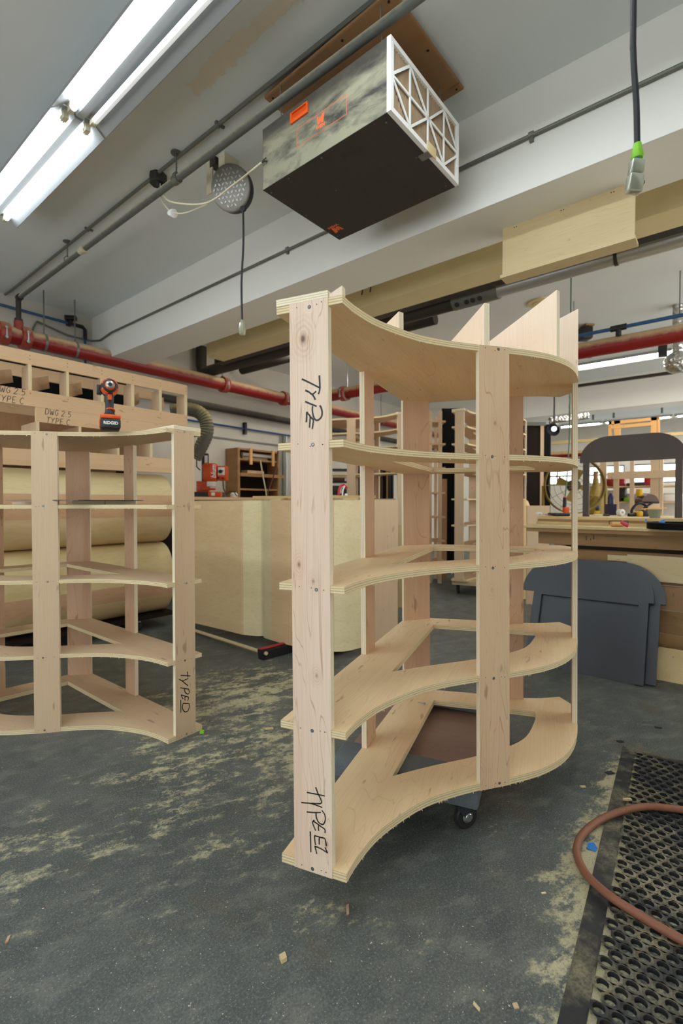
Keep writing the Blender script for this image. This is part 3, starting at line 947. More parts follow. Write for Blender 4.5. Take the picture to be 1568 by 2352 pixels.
# cord stub clips on the side
cs = side_yz(606, 378)
MB().tube([(-.012, cs.y + .01, cs.z), (-.014, cs.y - .015, cs.z + .004), (-.006, cs.y - .03, cs.z)], .004, 6).tube([(-.01, cs.y, cs.z + .012), (-.012, cs.y - .03, cs.z + .014)], .003, 6).build('cord_clip', M['black'], r, local=True)
# pleated filter at the y = 0 end
fl = MB()
t = .022
fl.box((0, 0, 0), (W_, .022, t)); fl.box((0, 0, H_ - t), (W_, .022, H_)); fl.box((0, 0, t), (t, .022, H_ - t)); fl.box((W_ - t, 0, t), (W_, .022, H_ - t))
fil = fl.build('filter_frame', M['white'], r, local=True)
pm = MB(); nP = 34
for i in range(nP):
    a, b = t + (W_ - 2 * t) * i / nP, t + (W_ - 2 * t) * (i + 1) / nP; mid = (a + b) / 2
    i0 = [pm.vert(p) for p in ((a, .018, t), (mid, .008, t), (b, .018, t), (a, .018, H_ - t), (mid, .008, H_ - t), (b, .018, H_ - t))]
    pm.face((i0[0], i0[1], i0[4], i0[3])); pm.face((i0[1], i0[2], i0[5], i0[4]))
pm.build('pleats', M['pleat'], fil, local=True)
lt = MB()
def bar(p, q, w=.011):
    p, q = Vector(p), Vector(q); d = (q - p).normalized(); n_ = Vector((-d.y, d.x)) * w / 2
    lt.prism([tuple(p + n_), tuple(q + n_), tuple(q - n_), tuple(p - n_)], 0, .005, lambda a, b, c: Vector((a, .006 - c, b)))
for k_ in range(1, 4):
    bar((W_ * k_ / 4, t), (W_ * k_ / 4, H_ - t))
bar((t, H_ / 2), (W_ - t, H_ / 2))
for k_ in range(4):
    a, b = W_ * k_ / 4, W_ * (k_ + 1) / 4
    if k_ % 2: bar((a, H_ - t), (b, H_ / 2)); bar((a, t), (b, H_ / 2))
    else: bar((a + .01, H_ / 2), (b, H_ - t)); bar((a + .01, H_ / 2), (b, t))
lt.build('lattice', M['white'], fil, local=True)
tp = TW.inverted() @ at(987, 350, z=fz + .01)
MB().rbox((tp.x - .035, -.004, -.003), (tp.x + .045, .0, .045), .006).build('tape', M['tany'], fil, local=True)
MB().box((tp.x - .03, -.002, -.006), (tp.x + .01, .05, -.0022)).build('bent_tab', M['steel'], r, local=True)
k = MB()
for (a, b) in ((.04, .08), (.04, .7), (.56, .08), (.56, .7)):
    k.tube([(a, b, H_), (a, b, H_ + .03), (a + .01, b, H_ + .05), (a, b, H_ + .08), (a, b, CZ - .045 - fz)], .003, 6).cut()
k.parts('hanging_hook', M['steel'], r, local=True)

# ------------------------------------------------------------------ cord reel, its cord, the two drop cords
rc = at(529, 432, X=1.90)
r = thing('cord_reel', 'round ceiling cord reel with a diamond-plate metal face', 'cord reel', rc)
ax = (EYE - rc).normalized() * .45 + Vector((-.8, -.15, -.12)); ax.normalize()
a_ = ax.cross(Vector((0, 0, 1))).normalized(); b_ = a_.cross(ax).normalized()
MB().lathe([(.118, -.07), (.128, -.06), (.128, -.02), (.118, -.012)], rc, ax, 28).build('drum', M['black'], r)
MB().lathe([(.122, -.012), (.130, -.008), (.128, .004), (.116, .010), (.02, .012)], rc, ax, 32).build('face_plate', M['reel'], r)
k = MB()
for i in range(-4, 5):
    for j in range(-4, 5):
        p = Vector((i * .026 + (j % 2) * .013, j * .024))
        if p.length > .105: continue
        ang = radians(45 if (i + j) % 2 else -45)
        e1 = a_ * cos(ang) + b_ * sin(ang); e2 = ax.cross(e1)
        o_ = rc + a_ * p.x + b_ * p.y + ax * .0115
        k.prism([(-.0115, 0), (0, -.0055), (.0115, 0), (0, .0055)], 0, .002, frame(o_, e1, e2, ax))
k.build('raised_diamonds', M['steel'], r)
br = MB(); br.box(rc + Vector((-.02, .03, .0)) , rc + Vector((.09, .09, CZ - rc.z))); br.build('bracket', M['ivory'], r)
pp = at(482, 405, X=1.88); br = MB().box((pp.x - .004, pp.y - .03, pp.z - .11), (pp.x + .004, pp.y + .03, pp.z + .11)); br.build('side_flange', M['ivory'], r)
sb = at(497, 378, X=1.9); MB().box(sb + Vector((-.03, -.03, -.02)), sb + Vector((.03, .03, .03))).build('switch_box', M['dark_iron'], r)
ct, cbm = at(558, 486, X=1.83), at(556, 735, X=1.83)
MB().lathe([(.013, -.006), (.02, 0), (.013, .006)], ct + Vector((0, 0, .015)), FH, 12).build('cord_stop', M['black'], r)
r2 = thing('drop_cord', 'black extension cord hanging from the cord reel beside the white beam', 'cord', ct)
MB().tube(catmull([ct + Vector((0, 0, .02)), ct.lerp(cbm, .3) + Vector((.004, 0, 0)), ct.lerp(cbm, .65) + Vector((-.004, .004, 0)), cbm], 5), .0062, 8).build('cable', M['blackcord'], r2)
m = MB().lathe([(.008, 0), (.012, -.012), (.018, -.02), (.021, -.06), (.017, -.085), (.006, -.088)], cbm, (0, 0, 1), 12)
for p_ in m.v: p_.z = p_.z
m.build('connector', M['clear'], r2)
MB().lathe([(.006, -.004), (.012, -.03), (.012, -.07)], cbm, (0, 0, 1), 10).build('connector_core', M['ivory'], r2)

d_ = 1.0
t0, t1, t2, t3 = (at(px_, py_, d=d_) for px_, py_ in ((1455, -40), (1454, 120), (1461, 240), (1463, 344)))
r = thing('drop_cord', 'thick black drop cord at upper right ending in a clear lighted connector', 'cord', (t3.x, t3.y, t3.z))
MB().tube(catmull([Vector((t0.x, t0.y, CZ)), t0, t1, t2, t3], 6), .0058, 10).build('cable', M['blackcord'], r)
e1 = RT; e2 = Vector((0, 0, 1))
MB().lathe([(.0075, .012), (.009, 0), (.012, -.014), (.0105, -.018)], t3, (0, 0, 1), 10).build('green_tape', M['green'], r)
MB().tube([t3 + Vector((0, 0, -.012)), t3 - RT * .004 + Vector((0, 0, -.03))], .005, 8, r1=.006).build('blue_strap', M['bluetape'], r)
cb = MB(); o_ = t3 + Vector((0, 0, -.022)); tl = Matrix.Rotation(radians(6), 4, FH)
ff = lambda p: o_ + (tl @ (RT * p.x - FH * p.y + Vector((0, 0, p.z))))
cb.rbox((-.013, -.010, -.03), (.013, .010, 0), .004, fr=ff); cb.rbox((-.0145, -.011, -.066), (.0145, .011, -.030), .004, fr=ff)
con = cb.build('clear_connector', M['clear'], r)
ib = MB().box((-.008, -.006, -.058), (.009, .006, -.02), fr=ff); ib.box((-.006, -.004, -.022), (-.002, .004, .02), fr=ff); ib.build('connector_core', M['char'], con)
MB().box((.0145, -.003, -.046), (.019, .003, -.04), fr=ff).build('catch', M['char'], con)

# white cords between the junction box, the reel and the filter
a0, a1, a2, a3, a4, a5 = at(380, 455, X=1.70), at(410, 467, X=1.72), at(475, 466, X=1.74), at(535, 425, X=1.76), at(570, 398, X=1.68), at(600, 374, X=1.67)
r = thing('power_cable', 'dusty pale power cord looping from the junction box to the air filter', 'cord', a2)
MB().tube(catmull([jb + Vector((.02, -.04, -.05)), a0, a1, a2, a3, a4, a5], 6), .0052, 8).build('cable', M['ivory'], r)
b0, b1, b2, b3 = at(372, 460, X=1.72), at(390, 485, X=1.74), at(430, 488, X=1.77), at(478, 468, X=1.84)
r = thing('reel_cord', 'pale cord with a white plug hanging below the junction box', 'cord', b1)
MB().tube(catmull([jb + Vector((-.01, -.04, -.05)), b0, b1], 6), .0045, 8).build('cable', M['ivory'], r)
MB().tube(catmull([b1, at(405, 490, X=1.75), b2, b3], 6), .0045, 8).build('cable', M['ivory'], r)
pd = (at(405, 490, X=1.75) - at(380, 490, X=1.75)).normalized()
m = MB().lathe([(.014, -.03), (.019, -.015), (.016, .0), (.024, .004), (.026, .03), (.012, .034)], at(394, 490, X=1.75), pd, 12); m.build('plug', M['white'], r)

p = at(1240, 694, z=CZ)
m = MB().lathe([(.13, -.014), (.135, -.004), (.135, 0)], (p.x, p.y, CZ), (0, 0, 1), 28).lathe([(.07, -.022), (.08, -.014)], (p.x, p.y, CZ), (0, 0, 1), 24)
tag(m.build('round_ceiling_plate', M['cream']), 'round cream plate on the ceiling just above the tall plywood fin', 'ceiling plate')
# ------------------------------------------------------------------ the curved shelving units
FRONT = catmull([(.181, 0), (.186, .08), (.209, .190), (.271, .330), (.335, .418), (.430, .513), (.515, .584), (.612, .682), (.680, .790), (.722, .916), (.741, 1.06), (.742, 1.16)], 5)
BACK = [(.738, 1.27), (.721, 1.309), (.68, 1.367)] + [tuple(p) for p in catmull([(.68, 1.367), (.60, 1.315), (.527, 1.288)], 4)][1:] + [(.323, 1.262), (.10, 1.225), (0, 1.14)]
OPEN = [(.159, .448), (.153, 1.109), (.343, 1.130), (.580, 1.150)] + [tuple(p) for p in catmull([(.585, 1.12), (.582, 1.055), (.556, .905), (.50, .80), (.40, .685), (.275, .568), (.203, .495), (.159, .448)], 4)][:-1]
LEVELS = (.3705, .7265, 1.0815)


def curved_shelf(name, label, cat, s, loc, rot, face, slabm, sidem, group=None, fins=False, bottom_extra=0.0, levels=LEVELS, top=1.4255, screws=True, splinters=True):
    """s = 1: tip at left; s = -1: mirrored. local x across, y along the straight side from the tip, z up"""
    r = thing(name, label, cat, loc, 0, group, rot)
    fr = lambda a, b, c: Vector((a * s, b, c))
    outer = [tuple(p) for p in FRONT] + BACK + [(0, 0)]
    seed = random.Random(11 if s > 0 else 23)

    def slab(nm, zt, th, hole):
        m = MB()
        lp = [(a * s, b) for a, b in outer]; hs = [[(a * s, b) for a, b in OPEN]] if hole else []
        m.prism(lp, zt - th, zt, XY, holes=hs, m=0, me=1)
        if splinters:
            for i in range(70 if zt < .1 else 36):
                k = seed.randrange(len(FRONT) - 1); t = seed.random()
                a = FRONT[k].lerp(FRONT[k + 1], t); d = (FRONT[k + 1] - FRONT[k]).normalized()
                nrm = Vector((d.y, -d.x))
                w, h = seed.uniform(.001, .003), seed.uniform(.002, .0065)
                p = a - nrm * .0008
                i0 = m.vert((p.x * s - d.x * s * w, p.y - d.y * w, zt - th + .0015)); i1 = m.vert((p.x * s + d.x * s * w, p.y + d.y * w, zt - th + .0015))
                q = a + nrm * seed.uniform(.0, .003) + d * seed.uniform(-.004, .004)
                i2 = m.vert((q.x * s, q.y, zt - th - h))
                m.face((i0, i1, i2), 1)
        return m.build(nm, [slabm, M['edge']], r, local=True)
    slab('base_panel', .0225, .0225, True)
    for z in levels: slab('shelf', z, .0185, True)
    slab('top_panel', top, .0195, False)

    def post(p0, p1, outn, mat, proud=.0015, th=.0195, z1=None, edge='edge2', name='post'):
        p0, p1, nn = Vector(p0), Vector(p1), Vector(outn).normalized()
        q = [p0 + nn * proud, p1 + nn * proud, p1 - nn * (th - proud), p0 - nn * (th - proud)]
        m = MB(); z1 = top if z1 is None else z1
        lo = [m.vert((p.x * s, p.y, 0)) for p in q]; hi = [m.vert((p.x * s, p.y, z1)) for p in q]
        fl = (lambda f: f if s > 0 else f[::-1])
        m.face(fl((lo[0], lo[1], hi[1], hi[0])), 0); m.face(fl((lo[2], lo[3], hi[3], hi[2])), 0)
        m.face(fl((lo[1], lo[2], hi[2], hi[1])), 1, fl(((0, 0), (0, 1), (z1, 1), (z1, 0))))
        m.face(fl((lo[3], lo[0], hi[0], hi[3])), 1, fl(((0, 1), (0, 0), (z1, 0), (z1, 1))))
        m.face(fl((hi[0], hi[1], hi[2], hi[3])), 1, fl(((0, 0), (.1, 0), (.1, 1), (0, 1)))); m.face(fl((lo[3], lo[2], lo[1], lo[0])), 1, fl(((0, 0), (.1, 0), (.1, 1), (0, 1))))
        o = m.build(name, [mat, M[edge]], r, local=True)
        if screws:
            d = (p1 - p0); Lq = d.length; d.normalize()
            for z in (.011,) + tuple(l - .009 for l in levels) + (top - .012,):
                k = seed.uniform(.38, .66)
                for f_, rad, mt in ((k, .0034, 'screw'), (.2, .0013, 'hole'), (.52 if k > .58 or k < .46 else .72, .0013, 'hole'), (.84, .0015, 'hole')):
                    zz = z + seed.uniform(-.004, .004); p = p0 + d * Lq * f_ + nn * (proud + .0002)
                    c = (p.x * s, p.y, zz)
                    k_ = MB().lathe([(rad, 0), (rad * .9, .0006)], c, (nn.x * s, nn.y, 0), 10)
                    if rad > .002: k_.lathe([(rad * 1.35, -.0002), (rad * 1.35, .0001)], c, (nn.x * s, nn.y, 0), 10, m=1)
                    k_.build('screw' if rad > .002 else 'nail_hole', [M[mt], M['hole']], o, local=True)
        return o
    P = {}
    P[1] = post((.0375, 0), (.1435, 0), (0, -1), face[0])
    t = Vector((.085, .071)).normalized(); c = Vector((.4735, .5485)); nn = Vector((t.y, -t.x))
    P[2] = post(c - t * .0555, c + t * .0555, nn, face[1])
    P[3] = post((.741, 1.10), (.741, 1.20), (1, 0), sidem)
    P[4] = post((0, .687), (0, .585), (-1, 0), sidem)
    a, b = Vector((.0, 1.14)), Vector((.10, 1.225)); d = (b - a).normalized()
    P[5] = post(b, a - d * .004, (-d.y, d.x), sidem)
    P[6] = post((.527, 1.286), (.425, 1.274), (-.116, .99), sidem)
    # the strip doubled on the straight side of the top
    MB().prism([(0, -.0015), (.1435 * s, -.0015), (.1435 * s, 1.12), (0, 1.12)], top, top + .0175, XY, me=1).build('top_strip', [M['white_ply'], M['edge2']], r, local=True)
    if fins:
        def fin_(p, d, L, m_=0, th=.019):
            """upright wedge whose tall end stands on the front curve at p, running back along d"""
            p, d = Vector(p), Vector(d).normalized(); n_ = Vector((d.y, -d.x))
            hgt = lambda v: max(.004, .43 * (v - .128))
            q = p + d * L
            h0, h1 = hgt(p.x), hgt(q.x)
            m = MB()
            f2 = lambda a_, b_, c_: Vector(((p.x + d.x * a_ + n_.x * c_) * s, p.y + d.y * a_ + n_.y * c_, top + b_))
            m.prism([(0, 0), (L, 0), (L, h1), (0, h0)], -th / 2, th / 2, f2, me=1)
            return m.build('top_fin', [M['white_ply'], M['edge2']], r, local=True)
        fin_((.180, .011), (-1, 0), .036)
        fin_((.244, .284), (-.877, .473), .115)
        fin_((.452, .548), (-.66, .75), .48)
        fin_((.664, .770), (-.866, .5), .60)
        fin_((.741, 1.075), (-1, .0), .6)
    return r, P


UW = cw(.394, .919); UW.normalize()
base_rot = Euler((0, 0, atan2(-UW.x, UW.y))).to_matrix()
tilt = Matrix.Rotation(radians(-.42), 3, FH)
Lc = cw(-.154, 1.231, .1645)
piv = cw(.45, 1.7, .1645)
Rm = tilt @ base_rot
locm = piv + tilt @ (Lc - piv)
M['post1'] = wood('maple_face_knotty', S(233, 213, 191), S(223, 191, 166), MLINE, 'z', .8, .7, mott=.75, knots=(((.075, 0, 1.335), .020, 1), ((.058, 0, .775), .013, .8), ((.098, 0, .735), .011, .7), ((.105, 0, .50), .011, .9), ((.128, 0, .082), .011, .9)))
M['post2'] = wood('maple_face_figured', S(222, 194, 160), S(210, 176, 140), MLINE, 'z', .9, .75, mott=.8, knots=(((.46, .55, .645), .012, .9), ((.475, .55, 1.18), .012, .6), ((.438, .5, .05), .022, .8)))
M['slab1'] = M['slab']
main, MP = curved_shelf('curved_shelf_unit', 'large raw plywood shelf unit with curved shelves, marked TYPE EL, standing on a dolly', 'shelf unit', 1, locm, Rm, (M['post1'], M['post2']), M['slab'], M['pink'], fins=True)

# marker writing on the near posts, traced in strokes
def writing(unit, post, strokes, w, to_px, name='marker_writing'):
    T = MW[unit.name]
    o = T @ Vector((0, -.0016, 0)); n_ = T.to_3x3() @ Vector((0, 1, 0))
    m = MB(); ex = T.to_3x3() @ Vector((1, 0, 0)); ez = T.to_3x3() @ Vector((0, 0, 1)); en = -n_
    for st in strokes:
        pts = []
        for a, b in st:
            q = hit(*to_px(a, b), o, n_) - o
            pts.append((q.dot(ex), q.dot(ez)))
        m.stroke(pts, w, lambda a, b, c: o + ex * a + ez * b + en * c)
    return m.build(name, M['ink'], post)

f1 = lambda a, b: (660 + a * .1913, 850 + b * .1913)
writing(main, MP[1], [[(172, 108), (262, 150), (392, 216)], [(382, 64), (387, 150), (389, 215), (383, 255), (371, 290)],
    [(214, 243), (262, 266), (298, 292), (345, 254)], [(298, 292), (318, 322), (334, 358)],
    [(213, 378), (262, 400), (352, 436)], [(387, 425), (404, 452), (416, 510), (405, 565), (360, 604), (325, 585), (306, 530), (298, 470), (304, 432)],
    [(226, 628), (230, 568), (232, 508), (252, 532), (272, 562), (264, 692)], [(272, 562), (292, 578), (311, 602), (306, 650), (297, 709)]], .0046, f1)
f2 = lambda a, b: (620 + a * .2168, 1700 + b * .2168)
writing(main, MP[1], [[(390, 553), (480, 570), (580, 590)], [(482, 497), (510, 570), (545, 665), (440, 668)], [(330, 660), (365, 664), (440, 672), (552, 712)],
    [(388, 760), (460, 766), (540, 765)], [(488, 765), (490, 815), (515, 870), (560, 892), (584, 850), (580, 790), (548, 742)],
    [(470, 845), (452, 868), (460, 905), (484, 958)], [(458, 858), (500, 885), (540, 915), (580, 945), (582, 984)], [(520, 890), (512, 925), (516, 960)],
    [(470, 1010), (474, 1060), (482, 1110)], [(470, 1010), (530, 1028), (578, 1042), (590, 1080), (597, 1122)], [(524, 1026), (520, 1066), (522, 1106)],
    [(474, 1120), (484, 1160), (496, 1205)], [(474, 1122), (540, 1150), (612, 1196)], [(582, 1134), (594, 1160), (610, 1194)],
    [(426, 966), (430, 1075), (432, 1187)]], .0036, f2)

# loose screw on the base panel
p = at(968, 1617, z=.1875)
m = MB(); d_ = cw(.9, -.3).normalized()
m.lathe([(.0015, -.016), (.0022, -.012), (.0022, .012), (.005, .015), (.005, .017)], p + Vector((0, 0, .005)), d_, 8)
tag(m.build('loose_screw', M['screw']), 'loose screw lying on the bottom panel of the large curved shelf', 'screw')

# ------------------------------------------------------------------ dolly below it
D0 = MW[main.name]
dl = thing('furniture_dolly', 'carpeted furniture dolly with a brown deck under the large curved shelf', 'dolly', cw(.30, 1.88, 0), rot=base_rot)
T = Matrix.Translation(Lc) @ base_rot.to_4x4()
def dfr(p): return T @ Vector((p[0], p[1], p[2] - .1645))
MB().rbox((-.08, .655, .112), (.40, 1.165, .138), .004, fr=dfr).build('deck', M['deck'], dl)
for (a, b) in ((.52, .665), (1.16, 1.275)):
    MB().rbox((-.10, a, .088), (.425, b, .160), .012, fr=dfr).build('carpeted_rail', M['carpet'], dl)
for (a, b, sw) in ((-.07, .61, .6), (.366, .552, -.5), (-.07, 1.22, .3), (.38, 1.215, .9)):
    ca = MB(); c0 = dfr((a, b, 0))
    ca.lathe([(.024, .082), (.024, .088)], c0, (0, 0, 1), 12)
    dv = Vector((cos(sw), sin(sw), 0)); sd = Vector((-dv.y, dv.x, 0))
    wc = c0 + dv * .018 + Vector((0, 0, .0425))
    for sg in (-1, 1):
        ca.prism([(-.03, .045), (.016, .045), (.034, .004), (.022, -.012), (.008, -.004)], sg * .0165, sg * .0195, frame(wc - dv * .018, dv, Vector((0, 0, 1)), sd))
    ca.box((-.03, -.0195, .043), (.016, .0195, .047), fr=frame(wc - dv * .018, dv, sd, Vector((0, 0, 1))))
    fk = ca.build('caster_fork', M['grey'], dl)
    w = MB(); w.lathe([(.027, -.014), (.038, -.013), (.0425, -.008), (.0425, .008), (.038, .013), (.027, .014)], wc, sd, 26)
    w.build('wheel', M['tire'], fk)
    MB().lathe([(.004, -.022), (.012, -.0215), (.020, -.0145), (.020, .0145), (.012, .0215), (.004, .022)], wc, sd, 14).build('hub', M['steel'], fk)

# ------------------------------------------------------------------ the TYPE D unit at left
Ld = cw(-.670, 2.299, 0.0)
du = cw(-.786, .618).normalized()
Rd = Euler((0, 0, atan2(-du.x, du.y))).to_matrix()
left, LP = curved_shelf('curved_shelf_unit', 'smaller-looking tan plywood curved shelf unit at left marked TYPE D, on the bare floor', 'shelf unit', -1, Ld, Rd, (M['tanply'], M['tanply']), M['tanslab'], M['pink'])
f3 = lambda a, b: (380 + a * .2551, 1440 + b * .2551)
writing(left, LP[1], [[(137, 436), (180, 438), (223, 442)], [(195, 402), (198, 425), (200, 455)], [(122, 472), (150, 486), (176, 508), (203, 530)], [(150, 486), (178, 476), (206, 464)],
    [(131, 548), (165, 553), (201, 560)], [(168, 556), (178, 590), (200, 604), (214, 590), (208, 562), (196, 558)],
    [(140, 610), (148, 632), (158, 648)], [(140, 610), (172, 622), (206, 634), (200, 664)], [(176, 624), (174, 644), (176, 662)],
    [(158, 686), (186, 690), (214, 690)], [(158, 688), (152, 730), (172, 764), (200, 756), (214, 722), (213, 692)], [(136, 656), (137, 710), (138, 772)]], .0046, f3)
zt = 1.4255
# drill on its top
dp = at(252, 987, z=zt)
dp.z = zt
dr = thing('cordless_impact_driver', 'orange and charcoal cordless impact driver standing on the left shelf unit', 'drill', dp)
nose = ((EYE - dp).normalized() + RT * .05); nose.z = 0; nose.normalize()
sdv = Vector((-nose.y, nose.x, 0)); sc = 1.08
fr_ = lambda p: dp + (nose * p[0] + sdv * p[1] + Vector((0, 0, 1)) * p[2]) * sc
fr3 = lambda a, b, c: fr_((a, b, c))
lz = lambda prof, o, ax, n=18: (MB().lathe([(r_ * sc, h * sc) for r_, h in prof], fr_(o), ax, n))
MB().rbox((-.062, -.036, 0), (.052, .040, .040), .006, fr=fr_).build('battery', M['char'], dr)
b_ = MB().rbox((-.058, -.037, .040), (.053, .041, .058), .006, fr=fr_).build('battery_shoe', M['orange'], dr)
MB().rbox((-.004, -.040, .006), (.026, -.036, .036), .002, fr=fr_).build('battery_latch', M['orange'], dr)
gp = MB()
gp.tube([fr_(p) for p in ((.002, 0, .056), (.0, 0, .07), (-.006, 0, .09), (-.008, 0, .12), (-.004, 0, .15))], [x * sc for x in (.027, .019, .0165, .018, .019)], 14)
gp.build('grip', M['char'], dr)
MB().tube([fr_((.002, .003, .079)), fr_((.0, .003, .083))], .0185 * sc, 14).build('grip_ring', M['orange'], dr)
MB().rbox((.010, -.008, .122), (.026, .008, .148), .003, fr=fr_).build('trigger', M['orange'], dr)
hd = lz([(.018, -.075), (.030, -.07), (.034, -.04), (.034, .0), (.033, .03), (.026, .046), (.022, .05)], (-.004, 0, .178), nose, 22).build('motor_housing', M['char'], dr)
rg = MB()
for a0 in (20, 110, 200, 290):
    for k in range(4):
        t0, t1 = radians(a0 + k * 14), radians(a0 + (k + 1) * 14)
        prf = ((.0, .0346), (.026, .0338), (.0375, .0302), (.0425, .0262))
        for (xa, ra), (xb, rb) in zip(prf, prf[1:]):
            q = [fr_((x, r_ * cos(t) * 1.03, .178 + r_ * sin(t) * 1.03)) for t in (t0, t1) for x, r_ in ((xa - .004, ra), (xb - .004, rb))]
            i0 = [rg.vert(p) for p in q]; rg.face((i0[0], i0[1], i0[3], i0[2]))
rg.build('orange_accent', M['orange'], hd)
lz([(.0195, .049), (.0185, .055), (.0165, .0575), (.0165, .058)], (-.004, 0, .178), nose, 20).build('nose_ring', M['orange'], hd)
lz([(.0155, .058), (.0155, .066), (.011, .068)], (-.004, 0, .178), nose, 16).build('chuck_collar', M['steel'], hd)
lz([(.008, .064), (.008, .0685)], (-.004, 0, .178), nose, 8).build('hex_socket', M['black'], hd)
MB().rbox((-.044, -.048, .150), (-.010, -.028, .190), .004, fr=fr_).build('belt_hook', M['char'], hd)
text('brand_lettering', 'RIDGID', .0165 * sc, frame(fr_((.0525, .002, .021)), sdv, Vector((0, 0, 1)), nose), M['white'], dr, bold=.0008)

# sheet and offcuts on its second shelf from the top
zs = 1.0815
c0 = at(150, 1157, z=1.0822); 
def on_left(px_, dd, z): 
    p = at(px_, 1155, d=dd); p.z = z; return p
A, B = on_left(170, 2.52, 0), on_left(238, 2.48, 0)
def offcut(name, P, z, h, mats, label, cat='offcut'):
    m = MB(); m.prism([(p.x, p.y) for p in P], z, z + h, XY, me=1)
    return tag(m.build(name, mats), label, cat)
offcut('plywood_offcut', [on_left(166, 2.52, 0), on_left(240, 2.47, 0), on_left(236, 2.56, 0), on_left(168, 2.6, 0)], zs, .019, [M['white_ply'], M['edge2']], 'left piece of pale plywood offcut under the dark sheet on the left shelf')
offcut('plywood_offcut', [on_left(242, 2.46, 0), on_left(312, 2.55, 0), on_left(300, 2.66, 0), on_left(240, 2.57, 0)], zs, .019, [M['white_ply'], M['edge2']], 'right piece of pale plywood offcut under the dark sheet on the left shelf')
offcut('plywood_offcut', [on_left(28, 2.55, 0), on_left(112, 2.62, 0), on_left(112, 2.70, 0), on_left(28, 2.63, 0)], zs, .013, [M['white_ply'], M['edge2']], 'thin plywood piece behind the wide left post, under the dark sheet')
m = MB(); m.prism([(p.x, p.y) for p in (on_left(13, 2.33, 0), on_left(180, 2.24, 0), on_left(329, 2.46, 0), on_left(290, 2.72, 0), on_left(60, 2.60, 0))], zs + .0195, zs + .0225, XY)
tag(m.build('dark_acrylic_sheet', M['sheet']), 'thin dark sheet lying flat on the plywood offcuts, poking out past the left post', 'sheet')
# ------------------------------------------------------------------ the TYPE C frame and bent panels at the back left
CY = 3.85
cX = lambda px_: at(px_, 1100, Y=CY).x
r = thing('ladder_frame_unit', 'large plywood ladder frame marked TYPE C resting on the bent panels at left', 'frame', (1.5, 4.05, 1.35))
xr = cX(431); xl = .35
def rail(name, x0, x1, z0, z1, y=CY, mat='tanx', th=.019):
    m = MB(); m.prism([(x0, z0), (x1, z0), (x1, z1), (x0, z1)], -(y + th), -y, XZ, me=1)
    return m.build(name, [M[mat], M['edge']], r)
rail('top_rail', xl, xr, 2.064, 2.155); rail('middle_rail', xl, xr, 1.772, 1.884)
rail('lower_rail', cX(84), xr, 1.668, 1.771); rail('bottom_rail', xl, xr - .12, 1.395, 1.478)
rail('bottom_ledge', xl, xr - .12, 1.352, 1.394, CY - .012, th=.05)
for y in (4.28,):
    rail('back_rail', xl, xr, 2.064, 2.155, y); rail('back_rail', xl, xr, 1.772, 1.884, y); rail('back_rail', xl, xr, 1.40, 1.478, y)
rail('back_panel', xl, cX(340), 1.478, 1.772, 4.26, 'brownply', .012)
def div(px0, px1, z0, z1, dep=.13, mat='tanply'):
    x0, x1 = cX(px0), cX(px1); x1 = max(x1, x0 + .018)
    m = MB(); m.prism([(x0, z0), (x0, z1), (x0 + .001, z1), (x0 + .001, z0)], -(CY + dep), -CY, XZ)
    m = MB(); f_ = lambda a, b, c: Vector((x0 + c, a, b))
    m.prism([(CY + .001, z0), (CY + dep, z0), (CY + dep, z1), (CY + .001, z1)], 0, x1 - x0, f_, me=1)
    m.build('divider', [M[mat], M['edge']], r)
ups = [(68, 76), (155, 161), (233, 240), (303, 310), (367, 373), (425, 431)]
for a, b in ups: div(a, b, 1.884, 2.064)
div(-30, -22, 1.884, 2.064)
for a, b in ((85, 92), (182, 188), (270, 275), (345, 351)): div(a, b, 1.478, 1.668 if a > 84 else 1.772, .3)
for (a, b) in zip([(-30, -22)] + ups[:-1], ups):
    x0, x1 = cX(a[1]) + .02, cX(b[0]) - .04
    o_ = Vector((x0 - .02, 3.97, 1.886)); e1 = Vector((x1 + .05, 4.24, 2.0)) - o_; Lb = e1.length; e1.normalize()
    e2 = e1.cross(Vector((0, 0, 1))).normalized(); e3 = e2.cross(e1)
    m = MB().box((0, 0, 0), (Lb, .018, .095), fr=frame(o_, e1, e2, e3))
    m.build('diagonal_brace', M['tanx'], r)
k = MB()
for a, b in ups:
    x = (cX(a) + cX(b)) / 2
    for z in (2.10, 2.125, 1.86): k.lathe([(.003, 0), (.003, .0008)], (x, CY, z), (0, -1, 0), 8).cut()
k.parts('nail_hole', M['hole'], r)
GLYPH = {'D': (((0, 0), (0, 1)), ((0, 1), (.6, .9), (.8, .5), (.6, .1), (0, 0))), 'W': (((0, 1), (.25, 0), (.5, .7)), ((.5, .7), (.75, 0), (1, 1))),
    'G': (((.8, .85), (.4, 1), (.05, .5), (.4, 0), (.8, .2)), ((.8, .2), (.8, .45), (.45, .45))), '2': (((.05, .8), (.4, 1), (.75, .75), (.4, .35), (0, 0)), ((0, 0), (.8, .02))),
    '.': (((.1, 0), (.16, .1)),), '5': (((.75, 1), (.1, 1)), ((.1, 1), (.08, .55), (.5, .62), (.75, .3), (.4, 0), (.02, .08))), 'T': (((0, 1), (.9, 1)), ((.45, 1), (.4, 0))),
    'Y': (((0, 1), (.4, .5)), ((.85, 1), (.4, .5), (.3, 0))), 'P': (((.1, 0), (.1, 1)), ((.1, 1), (.7, .9), (.7, .55), (.1, .45))), 'E': (((.75, 1), (.1, .98)), ((.1, 1), (.1, 0)), ((.1, .5), (.6, .5)), ((.1, 0), (.75, 0))), 'C': (((.8, .85), (.4, 1), (.05, .5), (.4, 0), (.8, .15)),)}
